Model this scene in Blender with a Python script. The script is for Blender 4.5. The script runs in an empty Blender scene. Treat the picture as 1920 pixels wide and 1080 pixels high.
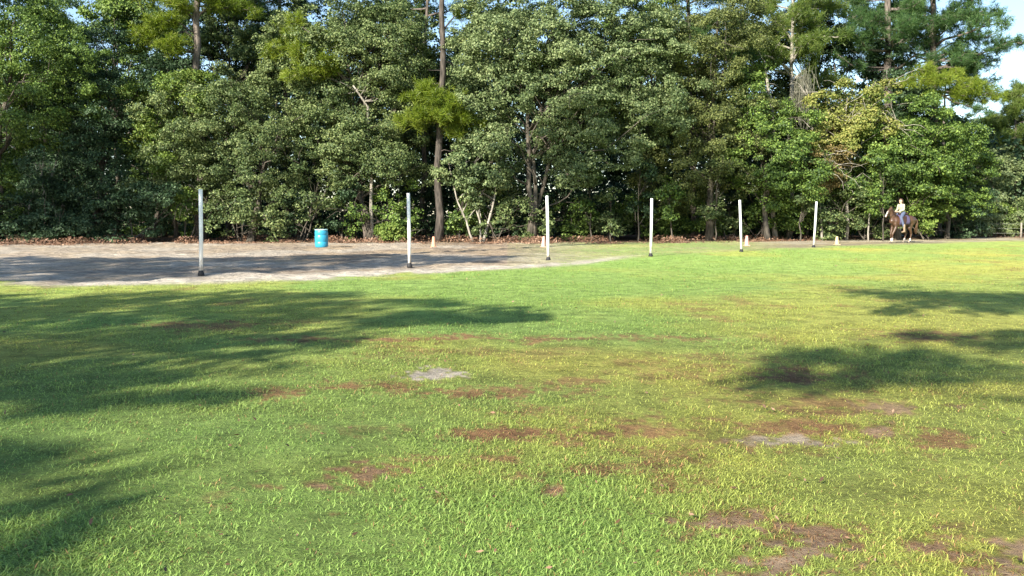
import bpy, math
import numpy as np
from mathutils import Vector

# ------------------------------------------------------------------ camera, sky, sun, exposure
SC = bpy.context.scene
COL = SC.collection
F = 1663.0                      # focal length in photo pixels (1920 wide)
HOR = 404.0                     # horizon row
PITCH = math.atan((540 - HOR) / F)
CAMH = 1.4
cam_d = bpy.data.cameras.new('camera'); cam = bpy.data.objects.new('camera', cam_d); COL.objects.link(cam)
cam_d.sensor_width = 36; cam_d.lens = 36 * F / 1920; cam_d.clip_end = 2000; cam_d.clip_start = .05
cam.location = (0, 0, CAMH); cam.rotation_euler = (math.radians(90) - PITCH, 0, 0)
SC.camera = cam

SUN_EL = math.radians(28); SUN_AZ = math.radians(33)      # sun stands behind the camera, to its left
SDIR = np.array([-math.sin(SUN_AZ) * math.cos(SUN_EL), -math.cos(SUN_AZ) * math.cos(SUN_EL), math.sin(SUN_EL)])
w = bpy.data.worlds.new('World'); SC.world = w; w.use_nodes = True
nt = w.node_tree; nt.nodes.clear()
sky = nt.nodes.new('ShaderNodeTexSky'); sky.sky_type = 'NISHITA'; sky.sun_disc = False
sky.sun_elevation = SUN_EL; sky.sun_rotation = math.radians(180) + SUN_AZ
sky.air_density = 1.0; sky.dust_density = .3; sky.ozone_density = 2.0
bg = nt.nodes.new('ShaderNodeBackground'); bg.inputs['Strength'].default_value = .095
wo = nt.nodes.new('ShaderNodeOutputWorld')
nt.links.new(sky.outputs[0], bg.inputs[0]); nt.links.new(bg.outputs[0], wo.inputs[0])
sd = bpy.data.lights.new('sun', 'SUN'); sd.energy = 4.8; sd.angle = math.radians(.5); sd.color = (1, .93, .80)
sun = bpy.data.objects.new('sun', sd); COL.objects.link(sun)
sun.rotation_euler = Vector(SDIR).to_track_quat('Z', 'Y').to_euler()
SC.view_settings.view_transform = 'Standard'; SC.view_settings.look = 'None'
SC.view_settings.exposure = 1.42; SC.view_settings.gamma = 1
SC.cycles.max_bounces = 6; SC.cycles.diffuse_bounces = 3; SC.cycles.glossy_bounces = 2
SC.cycles.transmission_bounces = 3; SC.cycles.transparent_max_bounces = 4
SC.cycles.use_adaptive_sampling = True

# ------------------------------------------------------------------ geometry helpers
CP, SP = math.cos(PITCH), math.sin(PITCH)
def W(px, py, Y):
    """world point at depth Y seen at photo pixel px,py"""
    u = (px - 960) / F; v = -(py - 540) / F
    d = np.array([u, CP + v * SP, -SP + v * CP])
    return np.array([0, 0, CAMH]) + d * (Y / d[1])
def G(px, py):
    u = (px - 960) / F; v = -(py - 540) / F
    d = np.array([u, CP + v * SP, -SP + v * CP]); t = -CAMH / d[2]
    return d[0] * t, d[1] * t
def P(X, Y, Z=0.):
    dz = Z - CAMH
    f = Y * CP - dz * SP; up = Y * SP + dz * CP
    f = np.maximum(f, .05)
    return 960 + F * X / f, 540 - F * up / f

_lat = {}
def vnoise(x, y, seed=0):
    if seed not in _lat: _lat[seed] = np.random.default_rng(seed + 77).random((256, 256))
    L = _lat[seed]
    xi = np.floor(x).astype(int); yi = np.floor(y).astype(int); fx = x - xi; fy = y - yi
    fx = fx * fx * (3 - 2 * fx); fy = fy * fy * (3 - 2 * fy)
    a = L[xi % 256, yi % 256]; b = L[(xi + 1) % 256, yi % 256]; c = L[xi % 256, (yi + 1) % 256]; d = L[(xi + 1) % 256, (yi + 1) % 256]
    return (a * (1 - fx) + b * fx) * (1 - fy) + (c * (1 - fx) + d * fx) * fy
def fbm(x, y, seed=0, o=4):
    s = 0; a = .5; t = 0
    for k in range(o):
        s = s + a * vnoise(x * 2 ** k + 13.7 * k, y * 2 ** k + 5.1 * k, seed + k); t += a; a *= .5
    return s / t
def sstep(a, b, x):
    t = np.clip((x - a) / (b - a), 0, 1); return t * t * (3 - 2 * t)

def link(o, parent=None):
    COL.objects.link(o)
    if parent is not None: o.parent = parent
    return o
def tag(o, label=None, cat=None, group=None, kind=None):
    if label: o['label'] = label
    if cat: o['category'] = cat
    if group: o['group'] = group
    if kind: o['kind'] = kind
    return o
def empty(name, loc, rz=0.):
    o = bpy.data.objects.new(name, None); o.empty_display_size = .2
    o.location = [float(c) for c in loc]; o.rotation_euler = (0, 0, rz); COL.objects.link(o); return o
def mesh_obj(name, V, Fc, mat, parent=None, n=4, smooth=False, colors=None, offset=None):
    """V (k,3), Fc (m,n) -> one mesh object; offset = world position of its parent empty"""
    V = np.asarray(V, dtype=np.float32).reshape(-1, 3)
    if offset is not None: V = V - np.asarray(offset, dtype=np.float32)
    me = bpy.data.meshes.new(name)
    if isinstance(Fc, (list, tuple)):
        me.from_pydata([tuple(map(float, v)) for v in V], [], [tuple(map(int, f)) for f in Fc])
    else:
        Fc = Fc.reshape(-1, n); m = len(Fc)
        me.vertices.add(len(V)); me.vertices.foreach_set('co', V.ravel())
        me.loops.add(m * n); me.loops.foreach_set('vertex_index', Fc.astype(np.int32).ravel())
        me.polygons.add(m); me.polygons.foreach_set('loop_start', (np.arange(m) * n).astype(np.int32))
        me.polygons.foreach_set('loop_total', np.full(m, n, dtype=np.int32))
        me.update(calc_edges=True)
    if smooth: me.polygons.foreach_set('use_smooth', np.ones(len(me.polygons), dtype=bool))
    if colors is not None:
        a = me.color_attributes.new('Col', 'FLOAT_COLOR', 'POINT')
        c4 = np.ones((len(V), 4), dtype=np.float32); c4[:, :3] = colors
        a.data.foreach_set('color', c4.ravel())
    if mat: me.materials.append(mat)
    return link(bpy.data.objects.new(name, me), parent)

class MB:
    def __init__(s): s.v = []; s.f = []
    def add(s, v, f):
        b = len(s.v); s.v += [tuple(map(float, p)) for p in v]; s.f += [tuple(i + b for i in q) for q in f]; return s
    def tube(s, pts, rad, n=8, cap=True, flat=1.0):
        pts = [np.array(p, float) for p in pts]; rings = []
        up0 = np.array([0, 0, 1.])
        for i, p in enumerate(pts):
            t = pts[min(i + 1, len(pts) - 1)] - pts[max(i - 1, 0)]; t = t / (np.linalg.norm(t) + 1e-9)
            a = np.cross(t, up0 if abs(t[2]) < .9 else np.array([0, 1., 0])); a /= np.linalg.norm(a); b = np.cross(a, t)
            rings.append([p + rad[i] * (a * math.cos(2 * math.pi * k / n) * flat + b * math.sin(2 * math.pi * k / n)) for k in range(n)])
        v = [q for r in rings for q in r]; f = []
        for i in range(len(pts) - 1):
            for k in range(n):
                f.append((i * n + k, i * n + (k + 1) % n, (i + 1) * n + (k + 1) % n, (i + 1) * n + k))
        if cap: f.append(tuple(reversed(range(n)))); f.append(tuple((len(pts) - 1) * n + k for k in range(n)))
        return s.add(v, f)
    def lathe(s, prof, n=24, c=(0, 0, 0), cap=True):
        v = []; f = []
        for (r, z) in prof:
            for k in range(n):
                a = 2 * math.pi * k / n; v.append((c[0] + r * math.cos(a), c[1] + r * math.sin(a), c[2] + z))
        for i in range(len(prof) - 1):
            for k in range(n): f.append((i * n + k, i * n + (k + 1) % n, (i + 1) * n + (k + 1) % n, (i + 1) * n + k))
        if cap: f.append(tuple(reversed(range(n)))); f.append(tuple((len(prof) - 1) * n + k for k in range(n)))
        return s.add(v, f)
    def box(s, a, b):
        (x0, y0, z0), (x1, y1, z1) = a, b
        return s.add([(x0, y0, z0), (x1, y0, z0), (x1, y1, z0), (x0, y1, z0), (x0, y0, z1), (x1, y0, z1), (x1, y1, z1), (x0, y1, z1)],
                     [(3, 2, 1, 0), (4, 5, 6, 7), (0, 1, 5, 4), (1, 2, 6, 5), (2, 3, 7, 6), (3, 0, 4, 7)])
    def build(s, name, mat, parent=None, smooth=True, offset=None):
        return mesh_obj(name, np.array(s.v), list(s.f), mat, parent, smooth=smooth, offset=offset)

# ------------------------------------------------------------------ materials
def newmat(name):
    m = bpy.data.materials.new(name); m.use_nodes = True; t = m.node_tree; t.nodes.clear()
    out = t.nodes.new('ShaderNodeOutputMaterial'); return m, t, out
def N(t, typ, **kw):
    n = t.nodes.new(typ)
    for k, v in kw.items():
        if k in n.inputs: n.inputs[k].default_value = v
        else: setattr(n, k, v)
    return n
def rgba(c): return (c[0], c[1], c[2], 1)
def ramp(t, stops):
    r = t.nodes.new('ShaderNodeValToRGB'); e = r.color_ramp.elements
    while len(e) > 1: e.remove(e[0])
    e[0].position = stops[0][0]; e[0].color = rgba(stops[0][1])
    for p, c in stops[1:]:
        q = e.new(p); q.color = rgba(c)
    return r
def plain(name, c, rough=.6, var=.15, scale=8., bump=0., metal=0., spec=.4):
    m, t, out = newmat(name); b = N(t, 'ShaderNodeBsdfPrincipled'); b.inputs['Roughness'].default_value = rough
    b.inputs['Metallic'].default_value = metal; b.inputs['Specular IOR Level'].default_value = spec
    tc = N(t, 'ShaderNodeTexCoord'); nz = N(t, 'ShaderNodeTexNoise', Scale=scale, Detail=5.); t.links.new(tc.outputs['Object'], nz.inputs['Vector'])
    r = ramp(t, [(.3, [x * (1 - var) for x in c]), (.7, [min(1, x * (1 + var)) for x in c])])
    t.links.new(nz.outputs[0], r.inputs[0]); t.links.new(r.outputs[0], b.inputs['Base Color'])
    if bump:
        bp = N(t, 'ShaderNodeBump', Strength=bump, Distance=.02); t.links.new(nz.outputs[0], bp.inputs['Height']); t.links.new(bp.outputs[0], b.inputs['Normal'])
    t.links.new(b.outputs[0], out.inputs[0]); return m
def leafmat(name, cols, trans=.22, rough=.55, spec=.28):
    """cols: list of base colours, one is picked per leaf"""
    m, t, out = newmat(name)
    g = N(t, 'ShaderNodeNewGeometry'); tc = N(t, 'ShaderNodeTexCoord'); nz = N(t, 'ShaderNodeTexNoise', Scale=.35, Detail=3.)
    t.links.new(tc.outputs['Object'], nz.inputs['Vector'])
    a = N(t, 'ShaderNodeMath', operation='MULTIPLY_ADD'); a.inputs[1].default_value = 1.3; a.inputs[2].default_value = -.65
    t.links.new(nz.outputs[0], a.inputs[0])
    b = N(t, 'ShaderNodeMath', operation='MULTIPLY_ADD'); b.inputs[1].default_value = 1.0
    t.links.new(g.outputs['Random Per Island'], b.inputs[0])
    s = N(t, 'ShaderNodeMath', operation='ADD'); t.links.new(a.outputs[0], s.inputs[0]); s.inputs[1].default_value = -.02
    t.links.new(s.outputs[0], b.inputs[2])
    r = ramp(t, [(i / max(1, len(cols) - 1), c) for i, c in enumerate(cols)]); t.links.new(b.outputs[0], r.inputs[0])
    p = N(t, 'ShaderNodeBsdfPrincipled', Roughness=rough); p.inputs['Specular IOR Level'].default_value = spec
    tr = N(t, 'ShaderNodeBsdfTranslucent'); mx = N(t, 'ShaderNodeMixShader'); mx.inputs[0].default_value = trans
    gm = N(t, 'ShaderNodeHueSaturation', Saturation=1.15, Value=1.3); t.links.new(r.outputs[0], gm.inputs['Color'])
    t.links.new(r.outputs[0], p.inputs['Base Color']); t.links.new(gm.outputs[0], tr.inputs[0])
    t.links.new(p.outputs[0], mx.inputs[1]); t.links.new(tr.outputs[0], mx.inputs[2]); t.links.new(mx.outputs[0], out.inputs[0])
    return m
def barkmat(name, c1, c2, sc=6.):
    m, t, out = newmat(name); tc = N(t, 'ShaderNodeTexCoord'); mp = N(t, 'ShaderNodeMapping'); mp.inputs['Scale'].default_value = (1, 1, .25)
    t.links.new(tc.outputs['Object'], mp.inputs[0]); v = N(t, 'ShaderNodeTexNoise', Scale=sc, Detail=6., Roughness=.7); t.links.new(mp.outputs[0], v.inputs['Vector'])
    vo = N(t, 'ShaderNodeTexVoronoi', Scale=sc * 1.4); t.links.new(mp.outputs[0], vo.inputs['Vector'])
    ml = N(t, 'ShaderNodeMath', operation='MULTIPLY'); t.links.new(v.outputs[0], ml.inputs[0]); t.links.new(vo.outputs['Distance'], ml.inputs[1])
    r = ramp(t, [(.05, c1), (.45, c2)]); t.links.new(ml.outputs[0], r.inputs[0])
    b = N(t, 'ShaderNodeBsdfPrincipled', Roughness=.9); bp = N(t, 'ShaderNodeBump', Strength=.9, Distance=.05)
    t.links.new(ml.outputs[0], bp.inputs['Height']); t.links.new(bp.outputs[0], b.inputs['Normal'])
    t.links.new(r.outputs[0], b.inputs['Base Color']); t.links.new(b.outputs[0], out.inputs[0]); return m

M_OAK = leafmat('leaf_oak', [(0.035, 0.062, 0.022), (0.079, 0.119, 0.040), (0.141, 0.185, 0.066), (0.246, 0.290, 0.114)])
M_GREEN = leafmat('leaf_green', [(0.031, 0.062, 0.016), (0.070, 0.123, 0.026), (0.128, 0.198, 0.040), (0.229, 0.317, 0.070)])
M_LIME = leafmat('leaf_lime', [(0.067, 0.112, 0.022), (0.112, 0.179, 0.034), (0.165, 0.232, 0.045), (0.224, 0.277, 0.067)])
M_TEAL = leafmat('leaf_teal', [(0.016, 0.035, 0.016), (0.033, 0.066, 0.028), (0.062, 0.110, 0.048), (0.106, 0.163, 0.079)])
M_FAR = leafmat('leaf_far', [(0.079, 0.114, 0.044), (0.132, 0.176, 0.070), (0.185, 0.229, 0.097), (0.246, 0.290, 0.132)])
M_YELLOW = leafmat('leaf_vine', [(0.107, 0.139, 0.033), (0.172, 0.205, 0.049), (0.246, 0.262, 0.066), (0.312, 0.295, 0.090)])
M_RUST = leafmat('leaf_rust', [(0.111, 0.102, 0.034), (0.187, 0.145, 0.051), (0.238, 0.170, 0.068), (0.255, 0.221, 0.085)])
M_NEEDLE = leafmat('needle_yellow_green', [(0.059, 0.096, 0.011), (0.118, 0.178, 0.016), (0.185, 0.244, 0.026), (0.252, 0.296, 0.044)], trans=.25, rough=.45)  # needles of the yellow-green pines
M_NEEDLE2 = leafmat('needle_dark', [(.03, .07, .025), (.05, .11, .035), (.08, .15, .045), (.12, .19, .06)], trans=.25, rough=.45)
M_NEEDLE3 = leafmat('needle_mid', [(0.043, 0.076, 0.017), (0.085, 0.136, 0.025), (0.136, 0.191, 0.038), (0.187, 0.230, 0.060)], trans=.25, rough=.45)
M_MOSS = leafmat('moss', [(.08, .085, .06), (.13, .13, .095), (.18, .175, .13)], trans=.3)
M_LITTER = leafmat('litter', [(.06, .035, .022), (.12, .068, .042), (.21, .115, .072), (.34, .22, .145)], trans=.1)
M_BARKP = barkmat('bark_pine', (.035, .028, .023), (.19, .155, .13))
M_BARKO = barkmat('bark_oak', (.03, .026, .02), (.13, .11, .085))
M_BARKSHADE = barkmat('bark_shaded', (.02, .016, .013), (.10, .082, .068))  # pine bark with the shade on the middle trunk put into its colour
M_OAK2 = leafmat('leaf_oak_pale', [(.045, .075, .03), (.10, .145, .055), (.175, .225, .095), (.28, .33, .15)])
M_OLIVE = leafmat('leaf_olive', [(.035, .05, .018), (.08, .105, .03), (.14, .165, .05), (.22, .24, .08)])
M_BARKG = barkmat('bark_grey', (.12, .11, .09), (.42, .38, .32))

# ------------------------------------------------------------------ ground fields (authored as places on the ground)
LOWX = [-4000, -600, 0, 150, 380, 580, 800, 960, 1100, 1220, 1400, 1600, 1750, 1850, 2500, 5000]
LOWY = [522, 527, 531, 535, 529.5, 523.5, 511.5, 502.5, 494, 479, 469, 461, 456, 452.5, 450, 448]
TRX = [-3000, 0, 350, 600, 900, 1200, 1400, 1550, 1750, 1850, 3000]
TRY = [462, 460, 456, 455, 456, 456, 453, 450, 447, 445, 444]
# px, py, half width px, half height px, bare, dead
PATCH = [(812, 702, 46, 8, 1.1, .7), (1495, 825, 74, 8, .72, .8), (1675, 766, 55, 12, .3, .9), (1650, 805, 30, 14, .35, 1.), (1750, 830, 60, 20, .1, .9),
         (1460, 800, 110, 26, .1, .9), (1000, 812, 150, 12, .1, 1.), (1180, 805, 130, 22, .1, .9), (880, 806, 40, 6, .0, .8), (700, 890, 42, 14, .25, 1.2),
         (603, 914, 34, 11, .25, 1.2), (985, 895, 45, 14, .3, 1.3), (1035, 914, 26, 11, .3, 1.3), (930, 858, 50, 12, 0, .9), (800, 858, 40, 8, 0, .8),
         (622, 966, 20, 6, .1, 1.1), (1345, 980, 75, 22, .35, 1.1), (1530, 1000, 95, 25, .3, 1.1), (1460, 1045, 90, 30, .45, 1.1), (1740, 1020, 80, 26, .3, 1.1),
         (1890, 1065, 60, 30, .4, 1.1), (525, 738, 40, 9, .1, .9), (700, 722, 90, 7, 0, .9), (900, 735, 140, 9, .05, .9), (1050, 716, 60, 6, 0, .7), (850, 634, 120, 5, .1, 1.),
         (560, 638, 90, 4, .1, .9), (1010, 638, 60, 6, .1, .9), (1200, 634, 110, 5, 0, .7), (370, 610, 90, 7, .1, .8), (1480, 705, 90, 14, .1, 1.), (1500, 760, 140, 24, .05, .8), (1750, 632, 70, 10, .1, .8), (1790, 759, 22, 6, .3, .8),
         (1300, 690, 120, 20, 0, .5), (1000, 770, 70, 10, 0, .5), (1110, 880, 60, 16, 0, .7), (1235, 865, 60, 40, .05, .6), (1360, 1078, 70, 16, .3, 1.), (760, 670, 80, 8, 0, .35), (640, 805, 60, 8, 0, .3), (840, 935, 25, 14, .0, .8), (400, 930, 30, 20, 0, .35), (500, 915, 40, 6, .1, .8)]
def fields(X, Y):
    px, py = P(X, np.maximum(Y, .5))
    n1 = fbm(X * 1.1, Y * 1.1, 1); n2 = fbm(X * .35 + 9, Y * .35, 5); n3 = fbm(X * 3.5, Y * 3.5, 9); n4 = fbm(X * .12, Y * .12 + 4, 15)
    low = np.interp(px, LOWX, LOWY); k = (low - 404) / 75.
    dirt = sstep(-3.5, 4.0, (low - py) / k + (n1 - .5) * 9)
    dirt = dirt * np.where(px > 950, 1 - .62 * sstep(950, 1180, px) * (1 - sstep(1330, 1500, px)) * sstep(.30, .6, n3 * .6 + n1 * .4 + .1) - .1, 1)
    beyond = sstep(0, 3, np.interp(px, TRX, TRY) - py)
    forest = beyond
    sandline = 1.15 * np.exp(-((py - low + 3 + (n2 - .5) * 5) / (2.9 * k)) ** 2) * sstep(90, 180, px) * (1 - sstep(1080, 1240, px)) * sstep(.35, .55, n1 + .12)
    bare = np.zeros_like(X); dead = np.zeros_like(X)
    wob = (fbm(X * 5, Y * 5, 21) - .5) + .6 * (fbm(X * 1.6, Y * 1.6, 23) - .5) + .8 * (vnoise(X * 19, Y * 19, 24) - .5)
    for (a, b, rx, ry, ba, de) in PATCH:
        r2 = np.sqrt(((px - a) / rx) ** 2 + ((py - b) / ry) ** 2) + wob * 2.6
        m = 1 - sstep(.1, 1.5, r2); bare = np.maximum(bare, ba * m); dead = np.maximum(dead, de * m)
    near = Y > 0
    bare = bare * near * .85; dead = dead * near
    yel = sstep(.38, .70, n2) * .5 + .6 * np.exp(-((px - 1400) / 420) ** 2 - ((py - 750) / 110) ** 2) + .22 * sstep(1100, 1900, px) + .25 * sstep(.5, .75, n4)
    yel = np.where(Y > 0, yel, sstep(.4, .7, n2) * .5)
    dead = dead + .5 * sstep(.62, .78, n1) * sstep(.45, .6, n2)
    return dict(px=px, py=py, dirt=dirt, forest=forest, sand=sandline, bare=bare, dead=dead, yel=np.clip(yel, 0, 1), n1=n1, n2=n2, n3=n3, n4=n4)
C_GREEN = np.array([.325, .465, .125]); C_DEEP = np.array([.240, .415, .125]); C_YEL = np.array([.545, .515, .125]); C_DEAD = np.array([.42, .26, .12]); C_DEAD2 = np.array([.21, .105, .06])
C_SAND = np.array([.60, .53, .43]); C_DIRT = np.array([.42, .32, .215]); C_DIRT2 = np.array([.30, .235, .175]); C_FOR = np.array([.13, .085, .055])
def mix(a, b, t): return a * (1 - t[:, None]) + b * t[:, None]
def grasscol(f):
    c = mix(np.broadcast_to(C_GREEN, (len(f['px']), 3)), C_DEEP, sstep(.45, .65, f['n4']) * .7)
    c = mix(c, C_YEL, f['yel'])
    return c

# ground sheet: polar grid fine in front, out to the horizon
ang = np.concatenate([np.linspace(-38, 38, 640, endpoint=False), np.linspace(38, 322, 142)]) * math.pi / 180
rad = np.concatenate([[0.02, .3, .7, 1.1], np.geomspace(1.5, 80, 330), np.geomspace(84, 900, 30)])
A, R = np.meshgrid(ang, rad); X = (R * np.sin(A)).ravel(); Y = (R * np.cos(A)).ravel()
f = fields(X, Y)
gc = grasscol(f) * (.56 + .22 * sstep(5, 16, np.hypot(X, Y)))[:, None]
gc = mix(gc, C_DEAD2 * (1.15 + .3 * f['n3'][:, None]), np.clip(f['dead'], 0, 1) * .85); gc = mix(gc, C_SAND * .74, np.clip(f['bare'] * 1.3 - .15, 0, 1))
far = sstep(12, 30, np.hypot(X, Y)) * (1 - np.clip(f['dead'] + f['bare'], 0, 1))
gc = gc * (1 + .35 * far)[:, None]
dc = mix(np.broadcast_to(C_DIRT, (len(X), 3)), C_DIRT2, sstep(.4, .62, f['n1'])); dc = mix(dc, C_SAND * .85, np.clip(sstep(.44, .62, f['n2']) * .6 + .35 * (1 - sstep(250, 700, f['px'])), 0, .8))
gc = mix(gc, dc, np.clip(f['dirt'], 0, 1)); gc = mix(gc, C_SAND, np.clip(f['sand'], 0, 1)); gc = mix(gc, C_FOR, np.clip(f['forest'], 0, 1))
na = len(ang); nr = len(rad)
i = np.arange(nr - 1)[:, None] * na; j = np.arange(na)[None, :]; jn = (j + 1) % na
FQ = np.stack([i + j, i + jn, i + na + jn, i + na + j], -1).reshape(-1, 4)[:, ::-1]
Z = (fbm(X * .9, Y * .9, 31) - .5) * .03 * sstep(1, 3, R.ravel()) + (fbm(X * 1.5, Y * 1.5, 33) - .5) * .15 * f['dirt'] * (1 - sstep(900, 1100, f['px']) * .7) * (1 - f['forest']) * sstep(.2, .8, f['dirt'])
m, t, out = newmat('ground')
ca = N(t, 'ShaderNodeVertexColor', layer_name='Col'); tc = N(t, 'ShaderNodeTexCoord')
nz = N(t, 'ShaderNodeTexNoise', Scale=14., Detail=8., Roughness=.75); t.links.new(tc.outputs['Object'], nz.inputs['Vector'])
nz2 = N(t, 'ShaderNodeTexNoise', Scale=2.6, Detail=6., Roughness=.65); t.links.new(tc.outputs['Object'], nz2.inputs['Vector'])
ad = N(t, 'ShaderNodeMath', operation='ADD'); t.links.new(nz.outputs[0], ad.inputs[0]); t.links.new(nz2.outputs[0], ad.inputs[1])
rr = ramp(t, [(.36, (.45, .45, .45)), (.5, (1, 1, 1)), (.64, (1.5, 1.5, 1.5))])
hf = N(t, 'ShaderNodeMath', operation='MULTIPLY'); hf.inputs[1].default_value = .5; t.links.new(ad.outputs[0], hf.inputs[0]); t.links.new(hf.outputs[0], rr.inputs[0])
mu = N(t, 'ShaderNodeMix', data_type='RGBA', blend_type='MULTIPLY'); mu.inputs[0].default_value = 1
t.links.new(ca.outputs[0], mu.inputs[6]); t.links.new(rr.outputs[0], mu.inputs[7])
b = N(t, 'ShaderNodeBsdfPrincipled', Roughness=1.0); b.inputs['Specular IOR Level'].default_value = .1
vo = N(t, 'ShaderNodeTexVoronoi', Scale=2.6); t.links.new(tc.outputs['Object'], vo.inputs['Vector']); vm = N(t, 'ShaderNodeMath', operation='MULTIPLY_ADD'); vm.inputs[1].default_value = .9
t.links.new(vo.outputs['Distance'], vm.inputs[0]); t.links.new(ad.outputs[0], vm.inputs[2])
bp = N(t, 'ShaderNodeBump', Strength=.9, Distance=.10); t.links.new(vm.outputs[0], bp.inputs['Height']); t.links.new(bp.outputs[0], b.inputs['Normal'])
t.links.new(mu.outputs[2], b.inputs['Base Color']); t.links.new(b.outputs[0], out.inputs[0])
M_GROUND = m
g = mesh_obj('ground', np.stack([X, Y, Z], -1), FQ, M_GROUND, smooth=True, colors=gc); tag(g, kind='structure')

# gravel road at the far right, beyond the end of the wood
M_ROAD = plain('road', (.42, .40, .37), .9, .3, 3., .4)
rv = [(26, 58.5, .03), (70, 66, .03), (70, 73, .03), (26, 63, .03)]
tag(mesh_obj('road', np.array(rv), [(0, 1, 2, 3)], M_ROAD), kind='structure')

# ------------------------------------------------------------------ grass
def grass():
    rng = np.random.default_rng(3); n = 680000
    r = np.exp(rng.uniform(math.log(2.3), math.log(46), n)); a = np.radians(rng.uniform(-37, 37, n))
    x = r * np.sin(a); y = r * np.cos(a); f = fields(x, y)
    keep = rng.random(n) > np.clip(f['dirt'] * 1.02 + f['sand'] + f['bare'] * 1.0 + f['forest'] + .5 * np.clip(f['dead'], 0, 1), 0, 1)
    x, y, r = x[keep], y[keep], r[keep]; f = {k: v[keep] for k, v in f.items()}; n = len(x)
    lod = np.maximum(1, r / 6.)
    tuft = vnoise(x * 2.3, y * 2.3, 40) * .6 + vnoise(x * 9, y * 9, 41) * .4
    L = (.019 + .030 * rng.random(n) ** 1.8) * (.6 + .8 * tuft) * (1 - .45 * np.clip(f['dead'] + f['dirt'], 0, 1)) * (1 + .04 * (lod - 1))
    wd = (.0026 + .0020 * rng.random(n)) * lod ** .85
    az = rng.uniform(0, 2 * math.pi, n) + (vnoise(x * 1.5, y * 1.5, 44) - .5) * 3
    tilt = np.radians(rng.uniform(40, 105, n)); lat = rng.normal(0, .55, n)[:, None]; bend = rng.uniform(-.3, 1.2, n)
    d = np.stack([np.cos(az), np.sin(az), np.zeros(n)], -1); s = np.stack([-np.sin(az), np.cos(az), np.zeros(n)], -1)
    up = np.array([0, 0, 1.])
    b0 = np.stack([x, y, np.full(n, -.004)], -1)
    p1 = b0 + L[:, None] * .55 * (d * np.sin(tilt)[:, None] * .8 + up * np.cos(tilt * .8)[:, None])
    t2 = np.minimum(tilt + bend, 1.75)
    p2 = p1 + L[:, None] * .5 * (s * lat + d * np.sin(t2)[:, None] + up * np.cos(t2)[:, None])
    hw = (wd / 2)[:, None]
    V = np.stack([b0 - s * hw * .8, b0 + s * hw * .8, p1 - s * hw, p1 + s * hw, p2 - s * hw * .15, p2 + s * hw * .15], 1)
    idx = np.arange(n)[:, None] * 6
    Fq = np.concatenate([idx + np.array([[0, 1, 3, 2]]), idx + np.array([[2, 3, 5, 4]])], 1).reshape(-1, 4)
    c = grasscol(f); rn = rng.random(n)
    dd = np.clip(f['dead'] * 1.1, 0, 1); pd = .025 + .8 * dd + .05 * f['yel'] + .3 * f['dirt']
    isd = rng.random(n) < pd; c[isd] = C_DEAD * (.6 + .9 * rng.random((isd.sum(), 1)))
    red = isd & (rng.random(n) < .5 * dd); c[red] = C_DEAD2 * (.7 + .8 * rng.random((red.sum(), 1)))
    vr = 1 - .65 * sstep(6, 20, r); c = c * (1 + (-.30 + .66 * rn ** 1.3 + .02) * vr)[:, None]
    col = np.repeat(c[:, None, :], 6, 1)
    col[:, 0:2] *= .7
    m, t, out = newmat('grass'); ca = N(t, 'ShaderNodeVertexColor', layer_name='Col')
    p = N(t, 'ShaderNodeBsdfPrincipled', Roughness=.45); p.inputs['Specular IOR Level'].default_value = .3
    tr = N(t, 'ShaderNodeBsdfTranslucent'); mx = N(t, 'ShaderNodeMixShader'); mx.inputs[0].default_value = .45
    hs = N(t, 'ShaderNodeHueSaturation', Saturation=1.1, Value=1.4); t.links.new(ca.outputs[0], hs.inputs['Color'])
    t.links.new(ca.outputs[0], p.inputs['Base Color']); t.links.new(hs.outputs[0], tr.inputs[0])
    t.links.new(p.outputs[0], mx.inputs[1]); t.links.new(tr.outputs[0], mx.inputs[2]); t.links.new(mx.outputs[0], out.inputs[0])
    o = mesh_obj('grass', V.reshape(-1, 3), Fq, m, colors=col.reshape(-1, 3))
    tag(o, 'short green lawn grass with brown worn patches', 'grass', kind='stuff')
grass()

# ------------------------------------------------------------------ foliage
def unit(v): return v / (np.linalg.norm(v, axis=-1, keepdims=True) + 1e-9)
def leaf_quads(C, Nn, size, aspect, rng):
    n = len(C); r = unit(rng.normal(size=(n, 3))); u = unit(np.cross(Nn, r)); v = np.cross(Nn, u)
    L = size[:, None]; Wd = L * aspect
    fold = Nn * (L * rng.uniform(-.12, .12, (n, 1)))
    V = np.stack([C - u * L * .5, C - v * Wd * .5 + fold - u * L * .05, C + u * L * .5, C + v * Wd * .5 + fold - u * L * .05], 1)
    return V.reshape(-1, 3)
def spray_leaves(cent, outw, rc, per, rng, size=.15, flat=.5, upb=.45):
    """clumps of leaves: cent (k,3), outward dirs, clump radius"""
    k = len(cent); per = int(per)
    off = rng.normal(size=(k, per, 3)); off = off / (np.linalg.norm(off, axis=-1, keepdims=True)) * rng.random((k, per, 1)) ** .45
    r = rc * rng.uniform(.6, 1.35, (k, 1, 1))
    off = off * r * np.array([1, 1, flat]); off[..., 2] -= .22 * (off[..., 0] ** 2 + off[..., 1] ** 2) / r[..., 0]
    Pn = cent[:, None, :] + off + outw[:, None, :] * .1
    nn = unit(np.array([0, 0, upb]) + outw[:, None, :] * .5 + unit(off) * .35 + rng.normal(size=(k, per, 3)) * .55)
    Pn = Pn.reshape(-1, 3); nn = nn.reshape(-1, 3)
    return leaf_quads(Pn, nn, size * rng.uniform(.6, 1.35, len(Pn)), .68, rng)
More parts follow.
